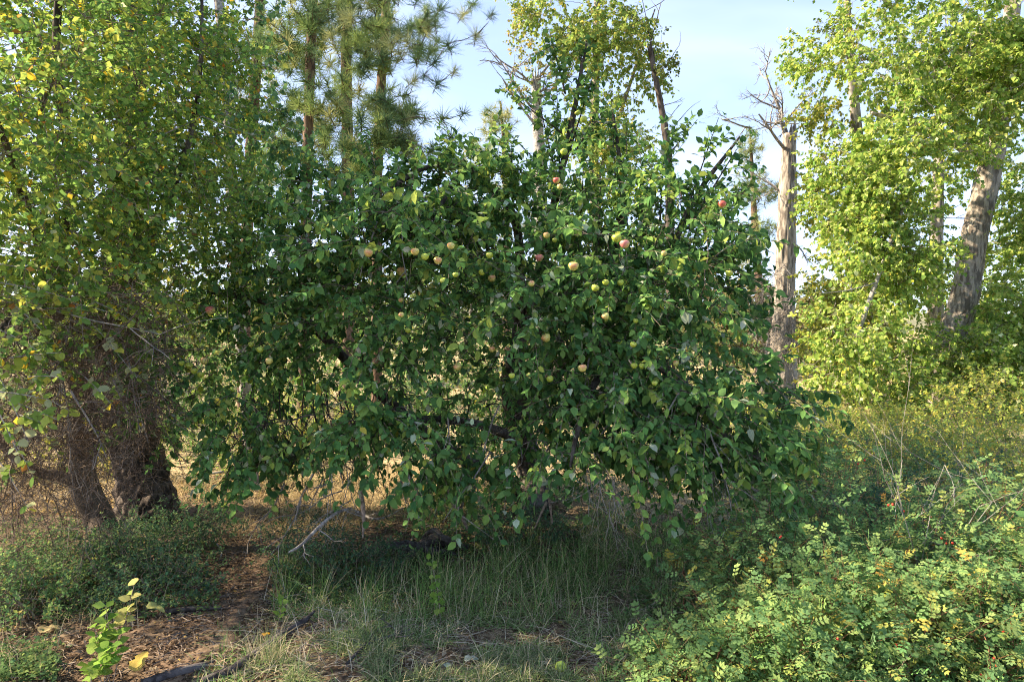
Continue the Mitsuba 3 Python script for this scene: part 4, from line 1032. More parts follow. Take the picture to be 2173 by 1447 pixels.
G_ROSE = [(.22, .37, .14), (.16, .29, .12), (.31, .43, .15), (.42, .46, .13), (.58, .5, .12), (.58, .34, .09)]
scene["cane_red"] = bark((.2, .07, .045), (.32, .15, .09), (.25, .2, .1), 2, 1)
scene["hip_red"] = {"type": "principled", "base_color": {"type": "rgb", "value": (.5, .035, .02)}, "roughness": .3, "specular": .5}
hip_m = trimesh.creation.icosphere(2, 1.0)
hip_v = hip_m.vertices * [1, 1, 1.15]
HIP = mikit.ply((hip_v, hip_m.faces), "hip_red", smooth=True)
ROSES = [  # px, py, dist of the base's middle, rx, ry, h, n, weights, hips, label
    (1790, 5.0, .62, .5, 1.08, 105, [4, 3, 3, 1.2, .3, .1], 6, "wild rose bush with the tallest upright leafy tip, beside the bare grey twigs"),
    (1640, 4.75, .45, .4, .8, 90, [4, 3, 3, 1, .4, .2], 2, "wild rose bush nearest the shaded grass, left end of the thicket"),
    (1960, 4.7, .6, .5, .78, 110, [4, 3, 3, 1, .3, .1], 8, "wild rose bush with red hips under the bare grey twigs"),
    (1560, 4.2, .4, .35, .42, 60, [3, 4, 3, 1, .3, .1], 0, "low wild rose bush spreading into the grass at the front"),
    (1770, 4.1, .55, .42, .62, 110, [4, 3, 3, 1.4, .5, .1], 4, "yellowing wild rose bush at the front between two greener ones"),
    (1980, 3.95, .5, .4, .6, 95, [3, 3, 3, 2.4, 1.3, .3], 6, "most yellow wild rose bush at the front, with orange-tinted leaves"),
    (2140, 4.0, .45, .45, .62, 95, [4, 3, 3, 1.4, .5, .2], 14, "wild rose bush with many red hips in the front right corner"),
    (1430, 4.05, .28, .25, .22, 28, [3, 4, 3, .6, 0, 0], 0, "small wild rose seedling bush lowest at the front, left of the thicket"),
    (2080, 4.9, .5, .5, .95, 110, [4, 3, 3, .8, .3, .1], 2, "dark green wild rose bush right of the bare grey twigs"),
    (1690, 3.95, .4, .35, .5, 70, [4, 3, 3, 1, .3, .1], 3, "bright green wild rose bush at the bottom edge of the thicket"),
    (1500, 5.2, .3, .3, .5, 30, [2, 4, 2, 1.5, .6, .2], 0, "thin wild rose sprout in the shade of the apple tree's right side"),
    (1880, 4.2, .42, .36, .62, 75, [4, 3, 3, 1, .3, .1], 5, "wild rose bush with a reddish arching cane in the middle of the thicket"),
    (2150, 4.5, .4, .4, .92, 95, [4, 4, 3, .6, .2, .1], 2, "wild rose bush at the right edge behind the hip-covered one"),
]
for px, dd, rx, ry, h, n, w, hips, lab in ROSES:
    c = P(px, 1000, dd)
    k, tg = bush("wild_rose_bush", lab, "bush", c, rx, ry, h * 1.25, n * 2, 7, (.07, .12), G_ROSE, [w[0], w[1], w[2], w[3] * .5, w[4] * .45, w[5] * .3], ROSE, ROSE_FINE, cap=150, least=13, stems=10, bark_="cane_red", group="wild rose bushes at the right", twig=(.15, .34))
    hi_ = tg[np.argsort(tg[:, 1] - .5 * tg[:, 2])][: hips * 5 : 9] if hips else []
    for q in hi_:
        for _ in range(2):
            part(k, "rose_hip", {**HIP, "to_world": T().translate((q + rng.normal(0, .02, 3) + [0, -.05, .04]).tolist()).scale(float(rng.uniform(.006, .009)))})
bt = thing("bare_bush", "leafless bush of thin whitish-grey twigs sticking out among the wild roses", "bush")
fc = P(1900, 1000, 4.9)
fc[2] = gz(fc[0], fc[1])
for i, (px, py, dd) in enumerate(((1850, 985, 4.6), (1985, 960, 4.8), (1900, 1000, 4.5), (2080, 1045, 4.5), (2060, 1030, 4.7), (1965, 1030, 4.5), (2010, 1090, 4.4), (1830, 1085, 4.8), (2040, 1190, 4.4), (1930, 1040, 5.0), (2110, 1090, 5.0))):
    bl = []
    f0 = fc + [rng.normal(0, .12), rng.normal(0, .12), .0]
    e = P(px, py, dd)
    ramify(f0, e - f0, np.linalg.norm(e - f0) * 1.0, .0045, 2, bl, 3, 0, .17)
    part(bt, "stem", solid(ramify_mesh(bl[:1]), "bark_dead"))
    part(bt, "twigs", solid(ramify_mesh(bl[1:], 4), "bark_dead"), kind="stuff")

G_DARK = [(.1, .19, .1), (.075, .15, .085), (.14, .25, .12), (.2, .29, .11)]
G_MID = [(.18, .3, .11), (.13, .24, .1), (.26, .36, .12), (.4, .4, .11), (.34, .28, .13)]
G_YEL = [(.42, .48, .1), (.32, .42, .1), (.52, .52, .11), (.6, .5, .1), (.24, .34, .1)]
SHRUBS = [  # px, dist, rx, ry, h, n, K, size, palette, weights, label
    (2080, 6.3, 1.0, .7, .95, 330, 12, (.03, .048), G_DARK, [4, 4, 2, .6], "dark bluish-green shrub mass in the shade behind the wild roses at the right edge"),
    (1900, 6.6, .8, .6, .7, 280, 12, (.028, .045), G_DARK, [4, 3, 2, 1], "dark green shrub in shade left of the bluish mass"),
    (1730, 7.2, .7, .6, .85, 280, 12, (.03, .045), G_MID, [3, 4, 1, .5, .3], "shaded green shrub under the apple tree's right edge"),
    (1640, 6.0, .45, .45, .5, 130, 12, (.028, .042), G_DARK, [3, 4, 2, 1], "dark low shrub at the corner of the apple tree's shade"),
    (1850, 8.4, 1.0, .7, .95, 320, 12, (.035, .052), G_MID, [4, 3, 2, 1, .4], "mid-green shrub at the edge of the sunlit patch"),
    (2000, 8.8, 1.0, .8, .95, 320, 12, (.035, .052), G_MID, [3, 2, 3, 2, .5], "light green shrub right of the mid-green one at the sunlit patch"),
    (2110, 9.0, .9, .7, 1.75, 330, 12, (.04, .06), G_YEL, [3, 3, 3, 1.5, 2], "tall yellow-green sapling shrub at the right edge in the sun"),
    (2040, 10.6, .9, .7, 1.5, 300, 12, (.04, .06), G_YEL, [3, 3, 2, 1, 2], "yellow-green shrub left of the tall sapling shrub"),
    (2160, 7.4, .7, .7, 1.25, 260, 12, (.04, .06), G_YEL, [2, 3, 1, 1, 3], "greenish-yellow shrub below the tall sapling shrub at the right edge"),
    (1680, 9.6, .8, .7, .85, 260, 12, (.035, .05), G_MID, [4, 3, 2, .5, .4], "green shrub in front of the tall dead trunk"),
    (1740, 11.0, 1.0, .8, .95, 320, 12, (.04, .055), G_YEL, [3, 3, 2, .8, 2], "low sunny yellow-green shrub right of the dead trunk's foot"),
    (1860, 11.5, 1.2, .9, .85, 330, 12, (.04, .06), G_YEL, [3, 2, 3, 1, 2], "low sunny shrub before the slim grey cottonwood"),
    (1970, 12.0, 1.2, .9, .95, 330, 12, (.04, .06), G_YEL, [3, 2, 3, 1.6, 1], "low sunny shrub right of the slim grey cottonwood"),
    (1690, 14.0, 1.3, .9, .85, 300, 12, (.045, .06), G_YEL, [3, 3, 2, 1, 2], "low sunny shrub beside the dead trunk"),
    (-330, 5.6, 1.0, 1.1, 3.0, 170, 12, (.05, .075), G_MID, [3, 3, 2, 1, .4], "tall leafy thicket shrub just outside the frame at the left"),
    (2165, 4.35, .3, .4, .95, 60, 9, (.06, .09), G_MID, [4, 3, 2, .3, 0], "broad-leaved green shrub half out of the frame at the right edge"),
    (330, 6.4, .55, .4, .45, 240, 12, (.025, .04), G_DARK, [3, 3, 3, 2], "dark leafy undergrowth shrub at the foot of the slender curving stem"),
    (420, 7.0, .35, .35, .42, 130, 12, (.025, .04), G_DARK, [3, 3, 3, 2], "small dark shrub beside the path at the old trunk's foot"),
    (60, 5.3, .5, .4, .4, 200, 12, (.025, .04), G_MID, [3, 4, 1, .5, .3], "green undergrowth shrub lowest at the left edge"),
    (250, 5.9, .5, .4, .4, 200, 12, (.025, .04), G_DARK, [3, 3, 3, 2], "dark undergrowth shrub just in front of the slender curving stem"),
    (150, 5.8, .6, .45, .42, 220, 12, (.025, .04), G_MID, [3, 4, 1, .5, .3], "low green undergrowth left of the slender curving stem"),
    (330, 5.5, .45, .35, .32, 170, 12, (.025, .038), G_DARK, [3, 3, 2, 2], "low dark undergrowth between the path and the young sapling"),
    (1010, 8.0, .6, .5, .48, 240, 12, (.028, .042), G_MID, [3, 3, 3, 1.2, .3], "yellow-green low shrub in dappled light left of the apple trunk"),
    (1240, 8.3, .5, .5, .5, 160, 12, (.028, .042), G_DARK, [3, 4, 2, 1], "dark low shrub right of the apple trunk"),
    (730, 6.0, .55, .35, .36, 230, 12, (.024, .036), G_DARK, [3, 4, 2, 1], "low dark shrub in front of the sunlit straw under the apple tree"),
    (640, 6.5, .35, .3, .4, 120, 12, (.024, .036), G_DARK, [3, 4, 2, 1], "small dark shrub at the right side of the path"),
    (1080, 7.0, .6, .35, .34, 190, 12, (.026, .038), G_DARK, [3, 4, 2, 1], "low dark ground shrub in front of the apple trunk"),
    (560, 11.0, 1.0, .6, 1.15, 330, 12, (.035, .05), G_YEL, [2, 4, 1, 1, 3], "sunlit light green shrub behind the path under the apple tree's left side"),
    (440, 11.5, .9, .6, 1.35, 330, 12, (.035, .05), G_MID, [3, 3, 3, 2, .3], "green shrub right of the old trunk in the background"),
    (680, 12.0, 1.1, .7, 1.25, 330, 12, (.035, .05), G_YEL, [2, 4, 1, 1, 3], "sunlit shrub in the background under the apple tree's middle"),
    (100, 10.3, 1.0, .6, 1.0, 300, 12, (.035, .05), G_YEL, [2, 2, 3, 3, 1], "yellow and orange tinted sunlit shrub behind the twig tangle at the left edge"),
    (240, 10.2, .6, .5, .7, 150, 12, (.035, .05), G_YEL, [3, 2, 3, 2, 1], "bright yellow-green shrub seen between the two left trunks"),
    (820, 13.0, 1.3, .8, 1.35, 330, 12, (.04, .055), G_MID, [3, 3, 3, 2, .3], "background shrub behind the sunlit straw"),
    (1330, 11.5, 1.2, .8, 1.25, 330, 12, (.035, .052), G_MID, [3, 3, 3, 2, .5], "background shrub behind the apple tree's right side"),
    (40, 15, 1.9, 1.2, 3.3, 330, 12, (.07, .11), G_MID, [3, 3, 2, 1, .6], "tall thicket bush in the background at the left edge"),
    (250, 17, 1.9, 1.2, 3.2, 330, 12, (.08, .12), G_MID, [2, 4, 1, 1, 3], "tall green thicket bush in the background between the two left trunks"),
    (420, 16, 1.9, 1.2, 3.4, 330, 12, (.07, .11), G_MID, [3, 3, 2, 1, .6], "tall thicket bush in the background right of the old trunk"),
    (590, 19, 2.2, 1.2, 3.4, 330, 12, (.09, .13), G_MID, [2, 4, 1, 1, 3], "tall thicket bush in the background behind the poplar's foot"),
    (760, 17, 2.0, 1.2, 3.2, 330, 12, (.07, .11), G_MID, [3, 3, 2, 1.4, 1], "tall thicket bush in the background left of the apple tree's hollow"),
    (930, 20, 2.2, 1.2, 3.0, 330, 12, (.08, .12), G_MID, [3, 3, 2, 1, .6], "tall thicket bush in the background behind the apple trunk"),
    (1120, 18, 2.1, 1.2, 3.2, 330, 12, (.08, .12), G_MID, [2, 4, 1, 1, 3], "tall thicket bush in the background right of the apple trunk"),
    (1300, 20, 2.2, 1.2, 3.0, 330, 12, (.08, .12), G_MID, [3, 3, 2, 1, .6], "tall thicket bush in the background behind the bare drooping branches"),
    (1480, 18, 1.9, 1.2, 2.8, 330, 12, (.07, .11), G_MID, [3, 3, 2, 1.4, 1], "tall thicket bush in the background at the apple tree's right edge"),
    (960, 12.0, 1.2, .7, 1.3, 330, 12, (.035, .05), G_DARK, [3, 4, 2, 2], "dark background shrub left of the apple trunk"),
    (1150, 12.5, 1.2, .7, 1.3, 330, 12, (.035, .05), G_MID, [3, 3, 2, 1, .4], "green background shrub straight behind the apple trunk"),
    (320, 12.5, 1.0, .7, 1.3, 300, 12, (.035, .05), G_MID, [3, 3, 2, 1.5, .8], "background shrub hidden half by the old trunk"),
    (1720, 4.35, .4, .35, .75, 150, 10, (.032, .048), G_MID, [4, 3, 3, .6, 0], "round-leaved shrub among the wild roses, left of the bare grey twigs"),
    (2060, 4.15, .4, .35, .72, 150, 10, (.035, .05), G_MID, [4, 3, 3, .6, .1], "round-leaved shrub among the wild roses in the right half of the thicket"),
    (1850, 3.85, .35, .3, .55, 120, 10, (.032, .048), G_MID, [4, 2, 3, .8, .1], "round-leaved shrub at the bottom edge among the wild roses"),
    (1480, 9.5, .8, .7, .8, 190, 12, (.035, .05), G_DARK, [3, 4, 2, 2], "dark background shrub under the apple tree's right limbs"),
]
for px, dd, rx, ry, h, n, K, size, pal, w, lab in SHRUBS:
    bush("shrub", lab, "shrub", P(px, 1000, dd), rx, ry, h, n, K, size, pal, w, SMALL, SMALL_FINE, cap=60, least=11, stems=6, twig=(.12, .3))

# young broad-leaved sapling in front, left
G_SAP = [(.22, .36, .07), (.17, .3, .06), (.28, .4, .1), (.45, .44, .17)]
sp = thing("sapling", "bright green knee-high sapling with pointed leaves beside the path at the bottom left", "sapling")
sc = on_ground(235, 1452)
tops = [P(225, 1285, 4.25), P(200, 1330, 4.2), P(250, 1340, 4.2), P(285, 1240, 4.35), P(230, 1370, 4.1), P(215, 1400, 4.1), P(190, 1410, 4.15)]
lv = Leaves()
for i, tp in enumerate(tops):
    f0 = sc + [rng.normal(0, .04), rng.normal(0, .04), -.02]
    part(sp, "stem", solid(tube_batch(smooth_line([f0, (f0 + tp) / 2 + rng.normal(0, .02, 3), tp], 6)[None], .0035 * np.linspace(1, .5, 6)[None], 5), "bark_twig"))
    ln, pos, ax, nr = shoots(((f0 + tp) / 2)[None], (tp - f0)[None], np.linalg.norm(tp - f0) / 2, 15, droop=0, spread=1.0, hang=.2, up=.8, out=np.array([[0, -1.0, 0]]), outw=.45, flutter=.2)
    lv.add(pos, ax, nr, rng.uniform(.06, .09, len(pos)), pick_colors(len(pos), [4, 3, 3, 0] if i != 3 else [0, 0, 1, 5]))
lv.build(sp, DELTA, DELTA_FINE, G_SAP, "leaf_soft", least=8)
s2 = thing("sapling", "slender seedling with a few green heart-shaped leaves standing in the grass in the middle", "sapling")
f0 = on_ground(935, 1330)
tp = P(915, 1195, 5.1)
part(s2, "stem", solid(tube_batch(smooth_line([f0, (f0 + tp) / 2 + [.02, 0, 0], tp], 6)[None], .003 * np.linspace(1, .5, 6)[None], 5), "bark_twig"))
ln, pos, ax, nr = shoots(f0[None] + [[0, 0, .05]], (tp - f0)[None], np.linalg.norm(tp - f0), 24, droop=0, spread=1.0, hang=.2, up=.6, out=np.array([[0, -1.0, 0]]), outw=.5, flutter=.25)
lv = Leaves()
lv.add(pos, ax, nr, rng.uniform(.045, .07, len(pos)), pick_colors(len(pos), [2, 4, 1, 0]))
lv.build(s2, DELTA, DELTA_FINE, G_SAP, "leaf_soft", least=8)
s3 = thing("sapling", "small green seedling beside the dark fallen branch at the right of the path", "sapling")
f0 = on_ground(590, 1330)
tp = P(600, 1275, 4.9)
part(s3, "stem", solid(tube_batch(smooth_line([f0, tp], 6)[None], .003 * np.linspace(1, .5, 6)[None], 5), "bark_twig"))
ln, pos, ax, nr = shoots(f0[None] + [[0, 0, .04]], (tp - f0)[None], np.linalg.norm(tp - f0), 8, droop=0, spread=1.0, hang=.1, up=.7, out=np.array([[0, -1.0, 0]]), outw=.4, flutter=.25)
lv = Leaves()
lv.add(pos, ax, nr, rng.uniform(.045, .065, len(pos)), pick_colors(len(pos), [4, 3, 1, 0]))
lv.build(s3, DELTA, DELTA_FINE, G_SAP, "leaf_soft", least=8)


def big_leaf(px, py, size, color, label, tilt, yaw, group=None, lift=.02):
    """A large single leaf lying or standing on the ground, with a lobed wavy blade."""
    n, m = 12, 9
    t = np.linspace(0, 1, n)
    w = .42 * np.sin(math.pi * t**.7) ** .7 * (1 + .18 * np.sin(t * 21))
    s = np.linspace(-1, 1, m)
    v = np.stack([np.repeat(t, m), (w[:, None] * s[None]).ravel(), (.12 * np.abs(s)[None] * w[:, None] * 2 + .06 * np.sin(t * 9)[:, None] * s[None] - .25 * (t**2)[:, None]).ravel()], 1)
    i, j = np.meshgrid(np.arange(n - 1), np.arange(m - 1), indexing="ij")
    q = np.stack([i * m + j, i * m + j + 1, (i + 1) * m + j + 1, (i + 1) * m + j], -1).reshape(-1, 4)
    M = T().translate((on_ground(px, py) + [0, 0, lift]).tolist()).rotate([0, 0, 1], yaw).rotate([0, 1, 0], tilt).scale(size)
    k = thing("fallen_leaf" if lift < .08 else "broad_leaf", label, "leaf", group, {**dyed((v, q), "leaf_dry", np.tile(np.array(color), (len(v), 1))), "to_world": M})
    return k


big_leaf(285, 1444, .13, (.46, .36, .1), "large crumpled yellow leaf behind the bright green sapling", -50, 75, lift=.06)
big_leaf(310, 1345, .13, (.4, .42, .15), "broad pale yellow-green leaf held above the yellow crumpled one", 10, 20, lift=.2)
big_leaf(80, 1350, .15, (.34, .28, .15), "long curled straw-coloured leaf at the left front", -8, 50, lift=.03)
big_leaf(555, 1355, .06, (.75, .4, .03), "small bright orange-yellow leaf beside the dark fallen branch", -20, 30)
big_leaf(985, 1406, .09, (.4, .45, .38), "pale grey-green leaf lying upturned in the grass at the front", -15, 5)
big_leaf(945, 1421, .06, (.36, .42, .33), "smaller grey-green leaf left of the upturned one in the grass", -10, 60)
big_leaf(1245, 1160, .12, (.2, .32, .1), "rounded green leaf standing in the tall grass right of the middle", -60, 80, lift=.22)
big_leaf(880, 1150, .13, (.3, .36, .12), "broad yellowish leaf left of the dark root heap", -30, 60, lift=.12)
big_leaf(150, 1270, .22, (.16, .25, .07), "large dark green dock leaf in the undergrowth at the left", -55, 80, lift=.1)
big_leaf(112, 1290, .15, (.14, .22, .07), "smaller dark green dock leaf left of the large one", -45, 100, lift=.09)

# ================================================================== DEAD WOOD ON THE GROUND
def lying(name, label, rows, rad, bark_="bark_dead", sides=12, cat="branch", twigs=0, lift=.6):
    pts = np.array([on_ground(px, py) + [0, 0, z] for px, py, z in rows])
    k = thing(name, label, cat)
    m, c, r = trunk(pts, rad, sides, .025, .22, .3, 14, .15, seed=int(rows[0][0]) % 90)
    part(k, "stem", solid(m, bark_))
    if twigs:
        bl = []
        for _ in range(twigs):
            i = rng.integers(2, len(c) - 1)
            ramify(c[i], [rng.normal(), rng.normal(), rng.uniform(.05, .5)], rng.uniform(.12, .3), .006, 1, bl, 2, 0, .3)
        part(k, "twigs", solid(ramify_mesh(bl), bark_), kind="stuff")
    return k


scene["bark_char"] = bark((.03, .026, .026), (.075, .068, .068), (.13, .12, .12), 1.6, 6)
lying("fallen_branch", "dark grey fallen branch slanting up to the right in the grass at the front left", [(430, 1452, .02), (500, 1425, .03), (575, 1375, .04), (640, 1335, .05), (668, 1318, .08)], [.026, .03, .028, .024, .01], "bark_char", twigs=2)
lying("fallen_branch", "half-buried brown fallen branch left of the dark grey one", [(300, 1455, .01), (390, 1430, .02), (460, 1405, .0)], [.03, .034, .02], "bark_char")
lying("fallen_branch", "short dark stick lying across the path", [(345, 1305, .02), (400, 1300, .03), (470, 1295, .02)], [.02, .025, .015], "bark_apple")
lying("fallen_branch", "thin black branch lying in the grass right of the dark grey one", [(735, 1415, .02), (780, 1380, .04), (870, 1350, .05)], [.01, .012, .006], "bark_char", twigs=3)
lying("fallen_branch", "pale thin fallen branch curving over the straw under the apple tree", [(690, 1110, .05), (740, 1095, .08), (800, 1120, .1), (860, 1085, .05)], [.018, .016, .012, .006], "bark_dead", twigs=4)
lying("fallen_branch", "weathered stick on the leaf litter right of the old trunk", [(390, 1020, .03), (470, 1010, .06), (560, 1000, .04)], [.02, .02, .01], "bark_dead", twigs=3)
lying("fallen_branch", "pale twig lying beside the path near the old trunk", [(450, 1150, .02), (470, 1175, .04), (466, 1192, .02)], [.009, .009, .006], "bark_dead")
hb = thing("hanging_branch", "long grey dead branch curving down to the ground left of the apple tree's middle", "branch")
m, c, r = trunk([P(745, 1078, 5.75), P(715, 1088, 5.6), P(680, 1115, 5.45), P(640, 1155, 5.3), P(612, 1172, 5.2)], [.01, .014, .016, .014, .007], 9, .03, .15, .25, 20, .2, seed=5)
part(hb, "stem", solid(m, "bark_dead"))
bl = []
for i in (3, 8, 12, 16):
    ramify(c[min(i, len(c) - 2)], [rng.normal(), rng.normal(), -.3], rng.uniform(.15, .3), .006, 1, bl, 3, 0, .3)
for i in range(9):
    ramify(P(rng.uniform(560, 760), rng.uniform(990, 1080), rng.uniform(5.6, 6.5)), [rng.normal(-.4, .4), -.2, rng.normal(-.5, .3)], rng.uniform(.3, .6), .007, 1, bl, 4, 0, .3)
part(hb, "twigs", solid(ramify_mesh(bl, 4), "bark_dead"), kind="stuff")
rt = thing("root_heap", "heap of dark twisted roots and rotten wood on the ground left of the apple trunk", "roots")
hc = on_ground(905, 1180)
for i in range(11):
    a = rng.uniform(0, math.pi)
    L = rng.uniform(.18, .36)
    o = np.array([rng.normal(0, .14), rng.normal(0, .08), rng.uniform(.0, .12)])
    e = np.array([math.cos(a), math.sin(a) * .6, 0])
    m = trunk([hc + o - e * L, hc + o + [0, 0, rng.uniform(.03, .09)], hc + o + e * L - [0, 0, .06]], [.025, .04, .02], 10, .03, .2, .35, 16, .2, seed=i)[0]
    part(rt, "root", solid(m, "bark_char" if i % 3 else "bark_apple"))
# ================================================================== GRASS AND LITTER
def region(n, rows, soft=12):
    """Random ground points scattered round photograph spots (px, py, spread px across, spread px down, weight)."""
    w = np.array([r[4] for r in rows], float)
    which = rng.choice(len(rows), n, p=w / w.sum())
    c = np.array([r[:4] for r in rows])[which]
    px = c[:, 0] + rng.uniform(-1, 1, n) * c[:, 2]
    py = np.maximum(c[:, 1] + rng.uniform(-1, 1, n) * c[:, 3], HORIZON + 40)
    r = FWD[None] + np.stack([(px - W / 2) / F, 0 * px, 0 * px], 1) + UP[None] * ((H / 2 - py) / F)[:, None]
    p = CAM + r * (CAM_H / -r[:, 2])[:, None]
    p[:, 2] = gz(p[:, 0], p[:, 1])
    return p


def off_path(p, patch=0.0):
    d = np.min(np.linalg.norm(p[:, None, :2] - path_line[None, ::2], axis=2), axis=1)
    return p[(d > rng.uniform(.22, .55, len(p))) & (noise(p * 2.3, 12) * .6 + noise(p * 6, 13) * .4 > patch)]


def grass(name, label, p, height, width, palette, weights, lean=.5, bend=.5, head=False, clump=0):
    n = len(p)
    if clump:
        c = p[rng.integers(0, clump, n)]
        p = c + rng.normal(0, .035, (n, 3)) * [1, 1, 0]
        p[:, 2] = gz(p[:, 0], p[:, 1])
    h = rng.uniform(*height, n)
    a = rng.uniform(0, 2 * math.pi, n)
    out = np.stack([np.cos(a), np.sin(a), a * 0], 1)
    d = unit(out * np.abs(rng.normal(0, lean, (n, 1))) + [0, 0, 1])
    b = np.abs(rng.normal(0, bend, (n, 1)))
    side = unit(np.cross(d, out + rnd(n) * .3 + [0, 0, .2]))
    t = np.array([0, .35, .7, 1])
    vs = []
    for i, s in enumerate(t):
        c = p + d * (h * s)[:, None] + (out * .6 - [0, 0, .45]) * b * (h * s * s)[:, None]
        c[:, 2] = np.maximum(c[:, 2], p[:, 2] + .004 * (i + 1))
        w = width * (1 - .75 * s) * rng.uniform(.6, 1.4, n)
        if i < 3:
            vs += [c - side * w[:, None], c + side * w[:, None]]
        else:
            vs.append(c)
    v = np.stack(vs, 1)
    f = np.array([[0, 1, 3], [0, 3, 2], [2, 3, 5], [2, 5, 4], [4, 5, 6]])[None] + (np.arange(n) * 7)[:, None, None]
    col = np.asarray(palette)[pick_colors(n, weights)] * np.exp(rng.normal(0, .18, (n, 1)))
    k = numbered(name)
    scene[k] = dyed((v.reshape(-1, 3), f.reshape(-1, 3)), "leaf_dry", np.repeat(col, 7, 0), False)
    labels[k] = {"label": label, "category": "grass", "kind": "stuff"}


G_GR = [(.19, .24, .11), (.12, .17, .07), (.26, .3, .15), (.44, .38, .24), (.54, .48, .34)]
grass("grass", "short mixed green and straw-coloured grass covering the foreground", off_path(region(24000, [(900, 1400, 520, 90, 3), (1050, 1320, 450, 80, 2.2), (1250, 1220, 350, 80, 1.2), (1500, 1300, 180, 120, .8), (700, 1330, 120, 70, .6)]), .4), (.04, .16), .0026, [(.18, .29, .1), (.11, .21, .07), (.26, .36, .13), (.44, .39, .24), (.54, .48, .34)], [5, 4, 3, 2, 2], 1.4, 1.2)
grass("green_grass", "bright green grass blades at the bottom edge in the middle", off_path(region(7000, [(900, 1430, 330, 40, 3), (760, 1410, 150, 50, 1), (1150, 1300, 200, 60, 1)]), .42), (.06, .19), .0028, G_GR, [5, 3, 3, 1, .6], .9, .9)
grass("tall_grass", "tufts of tall grass with straw stalks in the shade under the apple tree", region(4300, [(1200, 1200, 180, 70, 2), (1380, 1160, 150, 60, 1.4), (1080, 1270, 200, 60, 1.4), (880, 1270, 120, 50, .7), (700, 1260, 110, 50, .6), (1480, 1250, 100, 60, .6)]), (.15, .5), .0024, [(.17, .29, .09), (.11, .21, .06), (.25, .36, .12), (.44, .38, .22), (.54, .48, .32)], [4, 4, 2.5, 2.4, 2], .45, .8, clump=380)
grass("dry_grass", "matted dry straw grass lying on the sunlit ground behind the apple trunk", region(12000, [(800, 1060, 200, 60, 2), (620, 1080, 140, 60, 1), (950, 1030, 120, 40, 1), (1290, 1030, 120, 40, .7), (420, 1040, 80, 30, .5)]), (.08, .3), .003, [(.5, .4, .22), (.4, .31, .17), (.58, .48, .3), (.26, .26, .1)], [4, 3, 2, .6], 1.6, .8)
grass("matted_straw", "pale grey straw lying flat in the front grass", region(2000, [(1000, 1400, 520, 60, 2), (1150, 1300, 350, 80, 1), (700, 1330, 160, 60, .7), (1400, 1250, 160, 90, .7)]), (.08, .3), .0022, [(.5, .45, .33), (.4, .35, .25), (.6, .55, .44)], [3, 2, 2], 3.5, .6)
grass("meadow", "sunlit yellow-green meadow plants and dry grass in the clearing at the right", region(9000, [(1850, 900, 260, 50, 2.2), (1720, 860, 140, 30, 1), (2000, 860, 200, 35, 1), (1850, 980, 260, 40, .8), (1650, 800, 120, 20, .6)]), (.1, .32), .005, [(.3, .36, .1), (.22, .28, .08), (.44, .4, .14), (.5, .43, .22)], [4, 3, 2, 1.4], .4, .5)
grass("wayside_grass", "scattered grass blades along the path at the left", off_path(region(2300, [(420, 1330, 160, 60, .6), (150, 1260, 160, 90, .8), (560, 1200, 60, 60, .8), (60, 1400, 80, 50, .5), (580, 1390, 60, 50, 1)]), .42), (.08, .3), .0022, G_GR, [3, 3, 2, 3, 2], .55, .6)

# fallen leaves and crumbs
def litter(name, label, p, size, palette, weights, up=.7):
    n = len(p)
    R = frames(rnd(n) * [1, 1, .25], unit(rnd(n) * [.6, .6, .3] + [0, 0, up]))
    which = rng.integers(0, 4, n)
    v, f, own = scatter([leaf_tpl(3, .5, .8, .5, .9), leaf_tpl(3, .62, .82, -.3, .7), leaf_tpl(3, .4, .9, .8, .3), leaf_tpl(2, .3, 1, .2, .2)], p + [0, 0, .016], R, rng.uniform(*size, n), which)
    col = np.asarray(palette)[pick_colors(n, weights)] * np.exp(rng.normal(0, .25, (n, 1)))
    k = numbered(name)
    scene[k] = dyed((v, f), "leaf_dry", col[own])
    labels[k] = {"label": label, "category": "leaf litter", "kind": "stuff"}


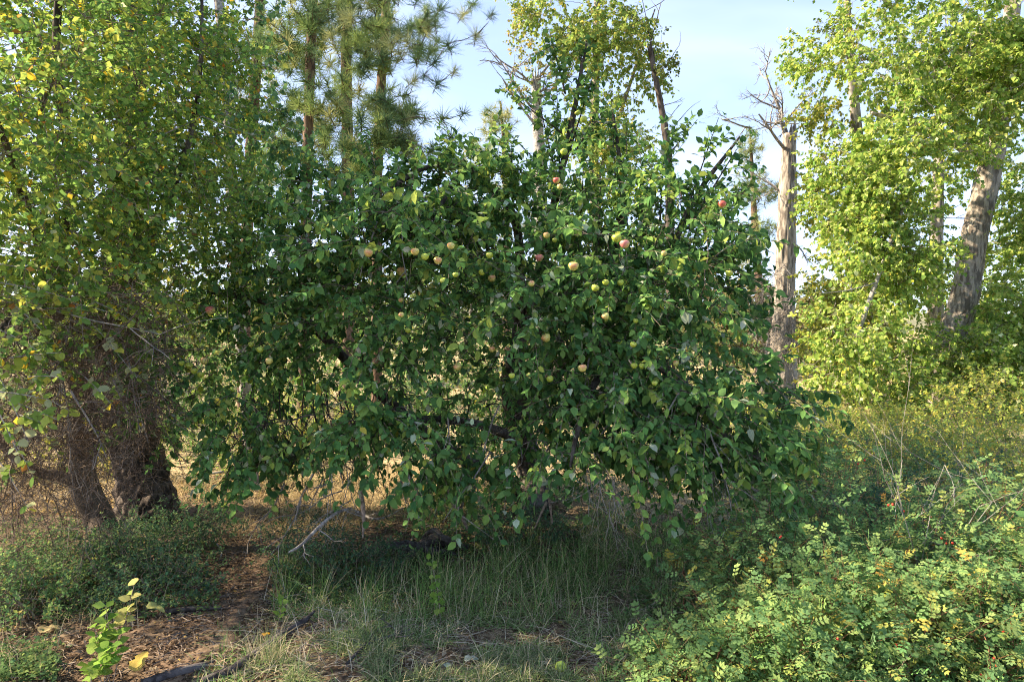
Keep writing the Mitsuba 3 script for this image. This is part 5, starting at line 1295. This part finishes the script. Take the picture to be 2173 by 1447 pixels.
G_LIT = [(.17, .12, .08), (.11, .075, .05), (.25, .19, .125), (.33, .28, .2), (.42, .29, .1), (.07, .05, .036)]
litter("leaf_litter", "brown fallen leaves and twig crumbs strewn over the soil at the left", region(15000, [(250, 1350, 330, 110, 2.2), (430, 1180, 160, 150, 1.2), (500, 1060, 160, 50, 1), (120, 1120, 160, 120, 1.2), (800, 1200, 300, 70, 1)]), (.016, .045), G_LIT, [4, 3, 3, 1.6, .25, 2])
litter("leaf_litter", "fallen leaves in the shade below the apple tree and in the front grass", region(7000, [(1100, 1150, 400, 70, 1.6), (1000, 1380, 500, 70, .8), (1500, 1150, 150, 80, .8)]), (.016, .045), G_LIT, [4, 3, 3, 1.6, .2, 2])
litter("leaf_litter", "yellow and orange fallen leaves on the sunlit ground behind the left trunks", region(5000, [(150, 1040, 190, 50, 1.2), (480, 1030, 130, 30, .8)]), (.03, .06), [(.46, .34, .12), (.42, .25, .09), (.38, .31, .18), (.25, .18, .1)], [2, .8, 4, 3])
n = 1500
p = region(n, [(350, 1300, 360, 140, 2), (800, 1120, 320, 90, 1.4), (1300, 1150, 300, 80, 1), (1000, 1380, 450, 60, .6)])
a = rng.uniform(0, math.pi, n)
L = rng.uniform(.05, .22, n)[:, None]
e = np.stack([np.cos(a), np.sin(a), rng.normal(0, .08, n)], 1) * L
t = np.linspace(-.5, .5, 4)[None, :, None]
tw = p[:, None] + e[:, None] * t + rng.normal(0, .05, (n, 4, 3)) * L[:, None] + [0, 0, .022]
scene["twig_litter"] = solid(tube_batch(tw, rng.uniform(.0015, .004, (n, 1)) * np.ones((1, 4)), 4), "bark_twig")
labels["twig_litter"] = {"label": "thin broken twigs scattered over the ground", "category": "twigs", "kind": "stuff"}
# low herbs as ground cover
def herbs(name, label, p, size, palette, weights):
    K = 7
    n = len(p)
    ln, pos, ax, nr = shoots(p, unit(rnd(n) * .35 + [0, 0, 1]), rng.uniform(.05, .16, n), K, droop=.2, hang=0, up=.9, flutter=.3)
    R = frames(ax, nr)
    v, f, own = scatter(SMALL, pos, R, rng.uniform(*size, len(pos)), rng.integers(0, 2, len(pos)))
    col = np.asarray(palette)[pick_colors(len(pos), weights)] * np.exp(rng.normal(0, .15, (len(pos), 1)))
    k = numbered(name)
    scene[k] = dyed((v, f), "leaf_soft", col[own])
    labels[k] = {"label": label, "category": "ground cover", "kind": "stuff"}


herbs("ground_cover", "low leafy herbs between the bushes and in the grass", region(4600, [(1750, 1300, 420, 150, 1.6), (1900, 1100, 300, 100, 1.2), (1350, 1200, 250, 80, .6), (230, 1210, 230, 110, 1.8), (760, 1230, 170, 60, 1.2), (1050, 1170, 200, 50, .9), (1000, 1120, 200, 60, .6), (1800, 960, 300, 60, 1.4), (560, 1020, 160, 20, .5), (60, 1420, 60, 40, .3)]), (.02, .045), [(.12, .21, .08), (.09, .16, .07), (.2, .27, .09)], [3, 3, 2])
